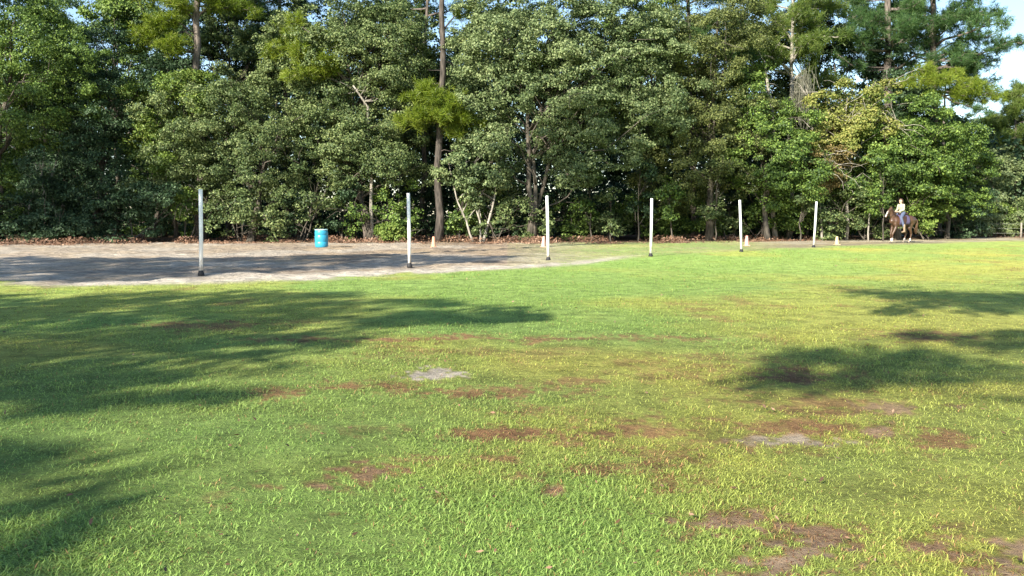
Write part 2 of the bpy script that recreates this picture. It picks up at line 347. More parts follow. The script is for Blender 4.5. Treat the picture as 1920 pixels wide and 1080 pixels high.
def crown_pts(ells, rc, rng, dens=1., shell=.5):
    cs = []; os_ = []
    for (c, r) in ells:
        c = np.array(c); r = np.array(r); area = 4 * math.pi * ((r[0] * r[1]) ** 1.6 / 3 + (r[0] * r[2]) ** 1.6 / 3 + (r[1] * r[2]) ** 1.6 / 3) ** (1 / 1.6)
        rl = min(2.1 * rc, .75 * min(r))              # lobes of the crown, each a bunch of leafy clumps
        n = max(3, int(area / (rl * rl * 2.6) * dens)); d = unit(rng.normal(size=(n, 3)))
        keep = (d[:, 1] < .25) | (rng.random(n) < .45); d = d[keep]; n = len(d)
        lob = c + d * r * (.55 + .62 * rng.random((n, 1)) ** 1.3); sz = rl * rng.uniform(.4, 1.35, (n, 1, 1))
        m = 9; q = unit(d[:, None, :] * .9 + np.array([0, 0, .25]) + rng.normal(size=(n, m, 3)) * .62)
        pts = lob[:, None, :] + q * sz * rng.uniform(.55, 1., (n, m, 1)) * np.array([1, 1, .8])
        cs.append(pts.reshape(-1, 3)); os_.append(q.reshape(-1, 3))
        k = max(4, int(n * 1.6)); d = unit(rng.normal(size=(k, 3))); cs.append(c + d * r * rng.uniform(.2, .8, (k, 1))); os_.append(d)
    return np.concatenate(cs), np.concatenate(os_)
def wob_path(a, b, n, amp, rng, sag=0.):
    a = np.array(a, float); b = np.array(b, float); p = []; L = np.linalg.norm(b - a); off = np.zeros(3)
    for i in range(n + 1):
        t = i / n
        if 0 < i < n: off = off * .6 + rng.normal(size=3) * amp * L
        else: off = off * (0 if i == 0 else .5)
        p.append(a + (b - a) * t + off + np.array([0, 0, sag * L * math.sin(math.pi * t)]))
    return p
def quadidx(V): return np.arange(len(V)).reshape(-1, 4)

def broadleaf(name, label, px, Y, ells, mat, tr=.16, bark=None, rc=.42, per=72, size=.108, dens=1., limbs=22, cat='tree', group=None, seed=1, lean=0., stems=1, flat=.5, minz=.15, twig=0, extra=None):
    """ells: (px, py, half w px, half h px, depth offset m)"""
    rng = np.random.default_rng(seed); bark = bark or M_BARKO
    b = W(px, 460, Y); base = np.array([b[0], Y, 0.])
    E = []
    for e in ells:
        dy = e[4] if len(e) > 4 else 0; y = Y + dy; c = W(e[0], e[1], y); rx = e[2] * y / F; rz = e[3] * y / F
        E.append((c, (rx, min(rx, rz, 3.2) * .8 + .2, rz)))
    root = empty(name, base); tag(root, label, cat, group)
    cs, ou = crown_pts(E, rc, rng, dens); ok = cs[:, 2] > minz; cs = cs[ok]; ou = ou[ok]
    mb = MB(); top = max(E, key=lambda q: q[0][2]); tz = top[0][2] + .3 * top[1][2]
    for s in range(stems):
        bb = base + (np.array([rng.normal() * .25, rng.normal() * .2, 0]) if s else 0)
        tp = np.array([top[0][0] + lean + (rng.normal() * .8 if stems > 1 else 0), top[0][1], tz])
        path = wob_path(bb + np.array([0, 0, -.15]), tp, 8, .012, rng)
        r0 = tr * (1 if s == 0 else .75)
        rads = [r0 * (1.35 if i == 0 else 1) * (1 - .8 * i / 8) for i in range(9)]
        mb.tube(path, rads, 9)
        sel = rng.choice(len(cs), min(limbs // stems + 1, len(cs)), replace=False); lastsel = sel
        for q in sel:
            tgt = cs[q]; j = min(7, max(1, int(8 * np.clip((tgt[2] * .75) / (tz + .01), .1, .85)))); st = path[j]
            L = np.linalg.norm(tgt - st); r1 = min(rads[j] * .6, .02 + .012 * L)
            mb.tube(wob_path(st, tgt, 5, .05, rng, .06), [r1, r1 * .8, r1 * .6, r1 * .45, r1 * .3, r1 * .18], 5)
    if twig:
        for q in rng.choice(lastsel, twig):
            st = cs[q]; en = st + unit(ou[q] * .6 + rng.normal(size=3) * .7) * rng.uniform(.7, 1.9)
            mb.tube(wob_path(st, en, 4, .08, rng, .1), [.022, .018, .014, .01, .006], 4)
    mb.build('trunk', bark, root, offset=base)
    V = spray_leaves(cs, ou, rc, per, rng, size, flat)
    V[:, 2] = np.maximum(V[:, 2], .02)
    mesh_obj('crown', V, quadidx(V), mat, root, offset=base)
    if extra: extra(root, base, rng)
    return root

def tufts(pos, dirs, rng, n=28, L=.26, wd=.013):
    k = len(pos); d = unit(dirs[:, None, :] * .55 + rng.normal(size=(k, n, 3)) * .55 + np.array([0, 0, .12]))
    o = pos[:, None, :] - dirs[:, None, :] * rng.uniform(0, .22, (k, n, 1))
    l = L * rng.uniform(.7, 1.15, (k, n, 1)); tip = o + d * l; tip[..., 2] -= .03
    s = unit(np.cross(d, rng.normal(size=(k, n, 3)))) * wd / 2
    md = (o + tip) / 2; md[..., 2] += .012
    V = np.stack([o - s * .6, o + s * .6, tip + s * .5, tip - s * .5], 2)
    return V.reshape(-1, 3)
def bough(mb, start, end, r, rng, spread=1.0, nt=40, droop=.0, along=.35):
    """branch tube + needle tuft positions"""
    path = wob_path(start, end, 6, .035, rng, droop); mb.tube(path, [r * (1 - .13 * i) for i in range(7)], 6)
    pos = []; dr = []; P_ = np.array(path); ax = unit(P_[-1] - P_[0])
    nb = max(5, int(nt * 1.35) // 7)
    for q in range(nb):
        t = along + (1 - along) * (q + rng.random()) / nb; f_ = t * 6; i_ = min(5, int(f_)); st = P_[i_] + (P_[i_ + 1] - P_[i_]) * (f_ - i_)
        d = unit(ax * .5 + rng.normal(size=3) * np.array([.8, .8, .35]) + np.array([0, 0, .25])); l = spread * rng.uniform(.35, 1.) * (1.15 - .6 * t)
        en = st + d * l; mb.tube([st, (st + en) / 2 + rng.normal(size=3) * .04, en], [.022, .016, .01], 4)
        for z in range(7):
            tt = rng.uniform(.3, 1.05); pp = st + d * l * tt + rng.normal(size=3) * .16 * spread; pos.append(pp); dr.append(unit(d + rng.normal(size=3) * .5 + np.array([0, 0, .3])))
    return pos, dr
def pine(name, label, base_px, Y, top_px, top_z, r, boughs, mat, bark=None, group=None, seed=1, bend=.004, n=28, L=.32, wd=.014, r_top=None):
    """boughs: (trunk height z or py, end px, end py, end depth offset, spread, n tufts, droop)"""
    rng = np.random.default_rng(seed); bark = bark or M_BARKP
    b = W(base_px, 460, Y); base = np.array([b[0], Y, 0.]); tp = W(top_px, 0, Y); top = np.array([tp[0], Y, top_z])
    top = base + (np.array([tp[0], Y, tp[2]]) - base) * (top_z / tp[2])
    root = empty(name, base); tag(root, label, 'tree', group)
    mb = MB(); path = wob_path(base + np.array([0, 0, -.2]), top, 14, bend, rng); rt = r_top or r * .35
    rads = [r * (1.25 if i == 0 else 1) * (1 - i / 14) + rt * i / 14 for i in range(15)]
    mb.tube(path, rads, 12); P_ = np.array(path); bm = mb
    pos = []; dr = []
    for (z, ex, ey, dy, sp, ntf, drp) in boughs:
        st = np.array([np.interp(z, P_[:, 2], P_[:, k]) for k in range(3)]); en = W(ex, ey, Y + dy)
        a, c = bough(bm, st, en, .03 + .012 * np.linalg.norm(en - st), rng, sp, ntf, drp); pos += a; dr += c
    for q in range(9):      # dead snags low on the trunk
        z = rng.uniform(2.5, top_z * .5); st = np.array([np.interp(z, P_[:, 2], P_[:, k]) for k in range(3)]); a = rng.uniform(0, 6.28)
        en = st + np.array([math.cos(a), math.sin(a), rng.uniform(-.3, .4)]) * rng.uniform(.3, 1.2); bm.tube(wob_path(st, en, 3, .06, rng), [.03, .022, .014, .006], 5)
    mb.build('trunk', bark, root, offset=base)
    V = tufts(np.array(pos), np.array(dr), rng, n, L, wd)
    mesh_obj('crown', V, quadidx(V), mat, root, offset=base)
    return root
def crown_boughs(rng, cx, z0, z1, hw, Y, n=16, ntf=56, sp=1.1, W_=None):
    """regular pine top: boughs spiralling round the trunk, tapering upwards (heights in m, half width m)"""
    out = []
    for i in range(n):
        t = i / (n - 1); z = z0 + (z1 - z0) * t; a = i * 2.4 + rng.uniform(-.4, .4); l = hw * (1 - .65 * t) * rng.uniform(.75, 1.1)
        xw = (cx - 960) / F * Y + math.cos(a) * l; yy = math.sin(a) * l; zz = z + l * rng.uniform(.0, .3)
        px, py = P(xw, Y + yy, zz); out.append((z, float(px), float(py), yy, sp, ntf, .05))
    return out

# ---- front row, left to right
def B(*a, **k): return broadleaf(*a, **k)
B('broadleaf_tree', 'yellow-green broadleaf tree filling the left edge of the wood', -20, 46.5, [(40, 60, 105, 110), (20, 200, 120, 100), (80, 130, 90, 90), (-60, 330, 90, 110)], M_GREEN, tr=.2, seed=11, group=None)
B('broadleaf_tree', 'dark green tree between the left edge tree and the tall bare-stemmed pine', 165, 48.5, [(180, 190, 100, 90), (150, 310, 110, 110), (230, 120, 80, 60, 1), (120, 400, 110, 60)], M_TEAL, tr=.17, seed=12)
B('sapling', 'pale forked sapling leaning at the dark left end of the wood', 45, 47, [(75, 190, 50, 60), (20, 280, 50, 70)], M_GREEN, tr=.07, bark=M_BARKG, seed=13, dens=.5, stems=2)
B('oak_tree', 'sage green oak standing right of the leftmost white pole', 470, 48, [(400, 235, 110, 75), (470, 270, 120, 95), (360, 300, 85, 75), (520, 210, 80, 70, .6)], M_OAK, size=.10, tr=.22, seed=14, limbs=26)
B('broadleaf_tree', 'bright green leafy tree right behind the top of the leftmost white pole', 330, 48.6, [(320, 190, 65, 60), (310, 260, 60, 60)], M_LIME, tr=.12, seed=15, size=.13)
B('oak_tree', 'tall sage green oak standing behind the blue barrel', 655, 49, [(650, 60, 130, 90), (600, 130, 100, 80), (700, 150, 95, 90), (660, 240, 110, 60), (740, 60, 80, 70)], M_OAK, tr=.24, seed=16, stems=2, limbs=34, twig=14)
B('oak_tree', 'low spreading oak between the blue barrel and the second white pole', 700, 48.2, [(680, 285, 100, 60), (735, 300, 60, 50), (620, 260, 60, 50)], M_OAK, tr=.17, seed=17, stems=2, limbs=20)
B('oak_tree', 'huge round-crowned oak above the third and fourth white poles', 992, 47.5, [(1020, 60, 130, 100), (1110, 110, 130, 120), (1010, 190, 110, 90), (1120, 240, 105, 75), (940, 130, 75, 90), (1210, 170, 85, 110), (1090, 300, 75, 45), (930, 260, 60, 50), (1180, 60, 90, 80)], M_OAK2, size=.115, tr=.17, seed=18, stems=3, limbs=60, twig=20)
B('oak_tree', 'small pale-leaved oak between the second and third white poles', 905, 47.2, [(890, 300, 62, 48), (900, 340, 40, 26)], M_OAK2, size=.14, tr=.09, seed=19, bark=M_BARKG, limbs=16, stems=3)
B('broadleaf_tree', 'tall muted green tree behind the fourth and fifth white poles', 1330, 49.5, [(1310, 90, 90, 100), (1330, 210, 85, 110), (1270, 300, 70, 80), (1390, 300, 70, 90), (1350, 40, 80, 60)], M_OLIVE, size=.095, tr=.2, seed=20, limbs=34, twig=16)
B('broadleaf_tree', 'bright vine-covered tree behind the fifth white pole', 1440, 48.5, [(1450, 240, 55, 45), (1440, 310, 70, 60), (1460, 350, 62, 35), (1410, 200, 50, 60, 1), (1500, 330, 50, 60)], M_GREEN, tr=.16, seed=21, size=.115, twig=18)
B('vine_thicket', 'yellow tangle of vines over the tree behind the rightmost white pole', 1585, 50, [(1590, 200, 62, 42), (1560, 240, 45, 50), (1625, 225, 45, 50)], M_YELLOW, tr=.1, bark=M_BARKG, seed=22, twig=70, cat='vine', size=.13)
B('vine_thicket', 'rusty brown dead vines hanging above the rightmost white pole', 1540, 49.5, [(1535, 275, 36, 42), (1550, 320, 40, 30)], M_RUST, tr=.07, bark=M_BARKG, seed=23, twig=60, cat='vine', size=.11, dens=.8)
B('broadleaf_tree', 'dense green tree rising behind the rider and horse', 1680, 51, [(1680, 240, 85, 65), (1700, 310, 90, 60), (1620, 330, 75, 60), (1740, 270, 70, 60), (1600, 380, 60, 30), (1720, 350, 80, 28)], M_GREEN, tr=.2, seed=24, size=.12, limbs=34, twig=24)
B('broadleaf_tree', 'layered green tree at the right end of the dense wood', 1775, 53, [(1780, 300, 58, 40), (1790, 345, 60, 35), (1760, 385, 60, 28)], M_GREEN, tr=.14, seed=25, size=.12, limbs=20, flat=.35)
# ---- shrubs along the foot of the wood
S = [('shrub', 'dark shrub at the far left foot of the wood', 60, 46, [(40, 410, 90, 48), (110, 420, 60, 36)], M_TEAL),
     ('shrub', 'dark shrub left of the leftmost white pole', 240, 46.6, [(230, 400, 80, 50), (300, 385, 50, 45)], M_TEAL),
     ('shrub', 'sunlit leafy shrub just right of the leftmost white pole', 450, 46.8, [(450, 385, 58, 40), (425, 410, 50, 34), (500, 405, 50, 36)], M_OAK),
     ('shrub', 'small lime shrub against the top half of the leftmost white pole', 352, 47.0, [(352, 372, 24, 14), (330, 395, 22, 20)], M_LIME),
     ('shrub', 'shrub directly behind the blue barrel', 570, 47.5, [(575, 390, 60, 50), (610, 350, 50, 40)], M_OAK),
     ('shrub', 'shrub between the blue barrel and the second white pole', 700, 47.8, [(700, 400, 50, 40), (745, 390, 40, 45)], M_GREEN),
     ('shrub', 'little lime green bush at the foot of the second white pole', 742, 46.6, [(742, 430, 18, 14), (728, 436, 14, 10)], M_LIME),
     ('shrub', 'shrub left of the dark pine trunk in the middle', 800, 52, [(800, 400, 40, 44)], M_TEAL),
     ('shrub', 'pale twiggy shrub left of the third white pole', 930, 47.2, [(940, 405, 42, 34), (985, 415, 32, 28), (880, 410, 40, 30)], M_OAK),
     ('shrub', 'deep green shrub between the third and fourth white poles', 1120, 53.5, [(1090, 400, 66, 44), (1160, 405, 60, 42)], M_TEAL),
     ('shrub', 'deep green shrub between the fourth and fifth white poles', 1290, 54, [(1260, 395, 60, 50), (1340, 400, 60, 46)], M_TEAL),
     ('shrub', 'dark shrub between the fifth and rightmost white poles', 1460, 54, [(1430, 410, 50, 38), (1490, 405, 40, 40)], M_TEAL),
     ('shrub', 'leafy shrub just right of the rightmost white pole', 1570, 49.6, [(1565, 400, 44, 42), (1545, 415, 30, 30)], M_OAK),
     ('shrub', 'twiggy shrub left of the horse', 1625, 50.2, [(1625, 385, 40, 36), (1640, 420, 34, 24)], M_OAK),
     ('shrub', 'bright round-leaved bush right behind the tail of the horse', 1742, 51, [(1742, 418, 30, 24), (1720, 405, 26, 22)], M_LIME),
     ('shrub', 'dark shrub right of the tail of the horse', 1800, 54, [(1790, 395, 50, 44), (1820, 420, 34, 24)], M_TEAL)]
S += [('shrub', 'low green undergrowth bush just right of the third white pole', 1068, 50.2, [(1062, 418, 36, 24), (1088, 395, 24, 30)], M_GREEN),
      ('shrub', 'leafy undergrowth bush midway between third and fourth white poles', 1140, 51, [(1140, 400, 42, 34), (1120, 425, 30, 18)], M_OAK),
      ('shrub', 'leafy undergrowth bush close left of the fourth white pole', 1200, 51.4, [(1195, 385, 34, 40), (1212, 422, 30, 20)], M_GREEN),
      ('shrub', 'undergrowth bush midway between fourth and fifth white poles', 1305, 51.4, [(1300, 400, 44, 34), (1270, 422, 34, 18)], M_GREEN),
      ('shrub', 'undergrowth bush close left of the fifth white pole', 1362, 51, [(1362, 395, 36, 38), (1350, 424, 36, 16)], M_OAK),
      ('shrub', 'undergrowth bush close right of the fifth white pole and its cone', 1425, 51, [(1425, 408, 38, 28), (1450, 395, 26, 34)], M_GREEN),
      ('shrub', 'undergrowth bush close left of the rightmost white pole', 1492, 50.8, [(1490, 410, 38, 26), (1508, 390, 26, 34)], M_GREEN),
      ('shrub', 'twiggy bush between the middle pine trunk and the third white pole', 885, 49.4, [(870, 412, 40, 26), (905, 395, 30, 32)], M_GREEN),
      ('shrub', 'pale green bush behind the gravel road next to the dark shrub at right', 1832, 57, [(1828, 395, 34, 28), (1845, 420, 28, 14)], M_FAR),
      ('shrub', 'pale green bush hiding the foot of the distant pine at the right edge', 1885, 57.5, [(1880, 402, 32, 22), (1900, 420, 30, 14)], M_FAR)]
for k, (nm, lb, px, Y, el, mt) in enumerate(S):
    B(nm, lb, px, Y, el, mt, tr=.05, rc=.34, per=40, size=.12, dens=.95 if mt is M_TEAL else .55, seed=40 + k, cat='shrub', limbs=10, stems=3, group='shrubs along the foot of the wood', twig=8)
# ---- second row: taller trees that fill the gaps
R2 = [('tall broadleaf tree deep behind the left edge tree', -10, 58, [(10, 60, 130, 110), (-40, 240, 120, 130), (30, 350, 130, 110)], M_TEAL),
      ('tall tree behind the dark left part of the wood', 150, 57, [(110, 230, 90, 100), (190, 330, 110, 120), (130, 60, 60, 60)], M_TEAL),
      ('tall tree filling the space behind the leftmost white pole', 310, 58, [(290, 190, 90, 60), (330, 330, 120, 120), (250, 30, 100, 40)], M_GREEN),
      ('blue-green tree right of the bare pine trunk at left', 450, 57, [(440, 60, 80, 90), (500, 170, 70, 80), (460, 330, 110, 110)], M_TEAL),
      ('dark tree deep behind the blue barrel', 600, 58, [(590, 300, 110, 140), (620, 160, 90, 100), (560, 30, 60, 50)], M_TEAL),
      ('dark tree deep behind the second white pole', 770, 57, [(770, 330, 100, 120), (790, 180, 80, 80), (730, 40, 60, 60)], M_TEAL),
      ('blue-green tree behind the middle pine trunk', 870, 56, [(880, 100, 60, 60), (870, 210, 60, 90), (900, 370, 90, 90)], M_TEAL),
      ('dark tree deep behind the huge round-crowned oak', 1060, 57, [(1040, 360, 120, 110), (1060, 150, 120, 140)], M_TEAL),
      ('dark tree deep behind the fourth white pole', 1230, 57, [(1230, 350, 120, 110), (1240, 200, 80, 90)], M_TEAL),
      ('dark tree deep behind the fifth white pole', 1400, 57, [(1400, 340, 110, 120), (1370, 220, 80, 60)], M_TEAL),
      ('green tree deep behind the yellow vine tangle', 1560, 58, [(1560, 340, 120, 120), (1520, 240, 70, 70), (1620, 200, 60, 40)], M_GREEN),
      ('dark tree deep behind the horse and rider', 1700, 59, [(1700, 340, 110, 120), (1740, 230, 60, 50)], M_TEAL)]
for k, (lb, px, Y, el, mt) in enumerate(R2):
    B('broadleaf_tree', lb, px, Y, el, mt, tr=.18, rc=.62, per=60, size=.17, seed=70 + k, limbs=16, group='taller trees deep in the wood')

R3 = [('tree crown above the dark left part of the wood', 215, 55, [(215, 20, 60, 34), (140, 110, 55, 50), (250, 150, 50, 40)], M_GREEN),
      ('high crown right of the bare pine trunk at left', 430, 54, [(430, 20, 70, 60), (470, 90, 70, 60), (560, 40, 60, 60)], M_OAK),
      ('high crown between the blue barrel oak and the middle pine', 735, 55, [(745, 20, 50, 60), (770, 120, 50, 70), (770, 220, 50, 60)], M_OAK),
      ('high crown left of the huge round-crowned oak', 905, 53, [(905, 90, 50, 60), (900, 160, 60, 60), (950, 20, 60, 50)], M_OAK),
      ('high crown right of the huge round-crowned oak', 1215, 54, [(1220, 30, 80, 50), (1190, 120, 60, 60), (1280, 150, 60, 50)], M_GREEN),
      ('crown behind the bare grey trunk at right', 1400, 56, [(1400, 150, 60, 50), (1470, 160, 60, 45), (1520, 190, 50, 50), (1390, 30, 60, 40)], M_OAK),
      ('crown behind the top of the yellow vine tangle', 1620, 57, [(1620, 150, 60, 50), (1680, 160, 60, 50), (1560, 110, 40, 50)], M_TEAL),
      ('high crown between the bare pine trunk and the left edge tree', 290, 56, [(300, 60, 50, 50), (350, 120, 50, 50), (400, 60, 50, 60)], M_TEAL),
      ('high crown behind the pine with bright green tufts', 1490, 58, [(1490, 60, 60, 60), (1400, 100, 50, 50), (1560, 30, 50, 40)], M_OAK),
      ('high crown behind the pine with hanging dark boughs', 1650, 60, [(1640, 60, 60, 50), (1700, 100, 50, 60)], M_TEAL)]
for k, (lb, px, Y, el, mt) in enumerate(R3):
    B('broadleaf_tree', lb, px, Y, el, mt, tr=.15, rc=.48, per=70, size=.15, seed=90 + k, limbs=22, twig=10, group='taller trees deep in the wood')

# ---- pines
rg = np.random.default_rng(5)
pine('pine_tree', 'tall pine with a bare pinkish trunk and yellow-green boughs at left', 379, 49.6, 370, 19, .30,
     [(10.9, 240, 70, -1, 1.1, 84, .1), (11.3, 290, 40, -1.5, 1.1, 84, .1), (10.3, 300, 90, -1.5, 1., 77, .1), (10.3, 250, 95, .5, .9, 56, .1), (11.9, 320, 5, -1, 1., 63, .1), (12, 420, -5, 0, 1, 60, .1), (12.5, 250, 5, .5, 1.1, 60, .1), (12.8, 450, 10, 1, 1, 50, 0)]
     + crown_boughs(rg, 370, 12.3, 19, 3.6, 49.6, 18), M_NEEDLE, seed=101, wd=.026)
pine('pine_tree', 'crooked pine with a dark arched limb and lime needles above the blue barrel', 686, 48.4, 640, 9.5, .13,
     [(8.2, 560, 90, -1.5, 1.1, 84, .12), (8.0, 520, 60, -1, 1.1, 84, .15), (8.1, 600, 110, -1.5, .9, 70, .1), (7.9, 540, 150, -1.8, .8, 63, .15), (8.4, 500, 100, -1, 1, 70, .1), (8.6, 560, 40, -.5, 1., 60, .1)],
     M_NEEDLE, seed=102, wd=.026, r_top=.06)
pine('pine_tree', 'tall straight pine in the middle with a low lime green bough', 822, 47.6, 827, 21, .22,
     [(6.3, 905, 232, -.6, .8, 49, .05), (6.3, 738, 226, -1, .8, 49, .05), (6.9, 757, 182, -.8, .7, 35, .1), (5.9, 860, 250, -1, .7, 30, 0), (6.6, 790, 165, -1.5, .9, 70, .1), (6.7, 850, 195, -1.7, 1., 84, .08), (6.4, 780, 215, -1.5, .9, 77, .05), (6.3, 875, 220, -1.2, .8, 56, .05), (7.2, 815, 185, -1.8, .9, 70, .1), (6.6, 830, 215, -1.9, .9, 70, .05), (11, 890, 20, .5, .8, 28, .1)]
     + crown_boughs(rg, 828, 15, 21, 3., 47.2, 12), M_NEEDLE, bark=M_BARKSHADE, seed=103, wd=.026)
pine('pine_tree', 'thin dark pine just left of the tall straight middle pine', 790, 53, 796, 19, .16, crown_boughs(rg, 796, 13, 19, 2.8, 53, 14, 42), M_NEEDLE2, seed=104, wd=.022)
pine('pine_tree', 'reddish pine trunk at the top edge left of the second white pole', 540, 56, 530, 22, .2, crown_boughs(rg, 530, 12, 22, 3.5, 56, 18, 50), M_NEEDLE2, seed=105, wd=.022)
pine('pine_tree', 'pine with drooping olive boughs above the fourth white pole', 1300, 52, 1290, 19, .18,
     [(11, 1240, 20, -1, 1, 56, .05), (11, 1340, 30, -1, 1.1, 63, .05), (10, 1370, 100, -1.5, 1, 63, .05), (10.4, 1270, 70, -1, .9, 42, .05), (10.8, 1400, 60, 0, 1, 56, .05)] + crown_boughs(rg, 1300, 9.5, 19, 4, 52, 20, 60), M_NEEDLE2, seed=106, wd=.022)
pine('pine_tree', 'pine with bright green tufts above the fifth white pole', 1478, 53, 1484, 18, .17,
     [(9.5, 1430, 90, -1, 1.1, 70, .05), (9.8, 1380, 100, -1.5, 1., 63, .05), (10.5, 1530, 40, -1, 1.1, 70, .1), (10.6, 1510, 15, 0, 1.1, 60, .05), (9.2, 1540, 95, -1, 1, 50, .05), (11.5, 1440, 20, 0, 1, 50, 0)] + crown_boughs(rg, 1484, 9.3, 18, 4, 53, 20, 60), M_NEEDLE3, seed=107, wd=.026, bark=M_BARKG)
pine('pine_tree', 'pine with hanging dark boughs over the yellow vine tangle', 1660, 56, 1662, 20, .33,
     [(12, 1600, 30, -3, 1.1, 70, -.05), (11.6, 1580, 60, -3.5, .9, 60, -.05), (12.3, 1640, 20, -3, 1.1, 70, 0), (12.6, 1560, 15, -2.5, 1.1, 70, 0), (12, 1720, 40, -2, 1, 56, 0), (10.5, 1600, 110, -2, .7, 21, 0), (9.5, 1720, 110, -1, .6, 14, -.05), (10.4, 1570, 100, -1, .7, 21, -.05)]
     + crown_boughs(rg, 1664, 10.5, 20, 4.2, 56, 22, 63), M_NEEDLE2, seed=108, wd=.02)
pine('pine_tree', 'large spreading pine against the sky at right', 1756, 57, 1750, 24, .27,
     [(11.5, 1850, 75, 0, 1.4, 77, .03), (10.6, 1870, 110, -.5, 1.2, 70, .03), (12.4, 1840, 30, 0, 1.3, 77, .05), (11.2, 1800, 90, -1, 1.2, 70, .03), (10, 1830, 130, 0, 1.1, 56, 0), (9.6, 1862, 150, .5, 1.2, 63, .03), (9.9, 1840, 125, 1, 1.2, 63, .03), (10.2, 1815, 105, 1, 1.2, 56, .03), (9.2, 1880, 172, .8, 1., 42, .03), (8.8, 1850, 205, 1, .9, 42, .0), (10.6, 1885, 95, .3, 1., 42, .03), (12, 1690, 50, 0, 1.2, 70, .03), (13.2, 1830, 0, 0, 1.3, 77, .03), (11.4, 1680, 90, 1, 1, 42, .03), (13.5, 1700, 5, 0, 1.2, 63, .03), (12.8, 1780, 30, -1.5, 1.2, 63, .03)]
     + crown_boughs(rg, 1750, 11, 24, 5.2, 57, 26, 77, 1.3), M_NEEDLE2, seed=109, wd=.03, L=.3)
pine('pine_tree', 'pine with a broad low yellow-green bough right above the rider', 1772, 54.5, 1768, 9.9, .15,
     [(9.2, 1700, 150, -1.5, 1.1, 77, .05), (9.4, 1760, 150, -1.8, 1.1, 84, .05), (9., 1830, 165, -1, 1.1, 84, .05), (8.8, 1870, 180, -.5, 1., 84, .03), (9., 1800, 180, -1, 1., 77, .03), (8.6, 1850, 190, 0, .9, 56, .03), (9.4, 1730, 130, -.5, 1, 63, .05), (8.8, 1740, 185, -1, .9, 60, .05), (9.8, 1790, 145, -.5, .9, 50, .05)],
     M_NEEDLE, seed=110, wd=.022, L=.26, r_top=.03)
pine('pine_tree', 'distant pine with a dark thin trunk at the right edge', 1905, 66, 1904, 10.6, .14, crown_boughs(rg, 1906, 5.5, 10.4, 2.6, 66, 20, 56, 1.), M_NEEDLE3, seed=111, wd=.03, L=.34)
pine('pine_tree', 'distant young pine just left of the pine at the right edge', 1862, 72, 1862, 9.0, .12, crown_boughs(rg, 1862, 3, 9.2, 2.6, 72, 20, 50, 1.), M_NEEDLE3, seed=112, wd=.035, L=.34)
# far trees at right
B('broadleaf_tree', 'soft green rounded tree beyond the gravel road at right', 1850, 64, [(1850, 330, 50, 50), (1820, 305, 40, 36), (1885, 350, 40, 55), (1840, 380, 50, 40)], M_FAR, tr=.12, rc=.5, per=60, size=.17, seed=130)
B('broadleaf_tree', 'far tree behind the low yellow-green pine bough', 1800, 74, [(1790, 258, 60, 38), (1740, 270, 50, 50), (1850, 262, 44, 30), (1895, 275, 36, 30)], M_FAR, tr=.15, rc=.6, per=60, size=.19, seed=131)
B('shrub', 'pale lime bush beside the gravel road at right', 1850, 60, [(1850, 400, 40, 14), (1880, 412, 34, 14), (1820, 410, 30, 14)], M_LIME, tr=.05, rc=.4, per=60, size=.14, seed=132, cat='shrub', flat=.35)
B('shrub', 'olive bush at the right edge by the wire fence', 1915, 62, [(1905, 415, 34, 22), (1945, 410, 30, 30)], M_OAK, tr=.05, rc=.45, per=60, size=.15, seed=133, cat='shrub')
B('broadleaf_tree', 'light green thicket of trees under the distant pine at the right edge', 1910, 67, [(1905, 370, 40, 50), (1935, 330, 30, 60), (1890, 395, 40, 30)], M_FAR, tr=.1, rc=.5, per=60, size=.16, seed=135)
B('broadleaf_tree', 'broad tree just past the right edge of the view', 2010, 70, [(1990, 340, 70, 90), (2060, 300, 80, 100)], M_FAR, tr=.2, rc=.7, per=70, size=.2, seed=134)

# ---- dead grey trunk, moss
def snag(name, label, pts, r, seed, n=6):
    rng = np.random.default_rng(seed); p = [W(a, b, y) for a, b, y in pts]; base = np.array([p[0][0], p[0][1], 0.]); p[0] = base + np.array([0, 0, -.1])
    root = empty(name, base); tag(root, label, 'tree'); mb = MB()
    full = []
    for i in range(len(p) - 1): full += wob_path(p[i], p[i + 1], 4, .01, rng)[:-1]
    full.append(p[-1]); k = len(full); mb.tube(full, [r * (1 - .6 * i / (k - 1)) for i in range(k)], 8)
    for q in range(n):
        st = full[int(k * rng.uniform(.5, .95))]; en = st + unit(rng.normal(size=3) + np.array([0, 0, .5])) * rng.uniform(.5, 1.5)
        mb.tube(wob_path(st, en, 4, .06, rng), [.03, .024, .018, .012, .006], 5)
    mb.build('trunk', M_BARKG, root, offset=base)
snag('dead_tree', 'bare grey trunk standing above the vine-covered tree at right', [(1455, 460, 50.5), (1446, 190, 50.5), (1434, 115, 50.5)], .15, 140)
snag('dead_tree', 'pale slim stem left of the horse', [(1628, 452, 49.6), (1631, 395, 49.6), (1640, 360, 49.6)], .05, 141, 10)
snag('dead_tree', 'bare arched limb tree right of the second white pole', [(700, 458, 48.0), (690, 200, 48), (662, 160, 47.6)], .10, 142, 12)
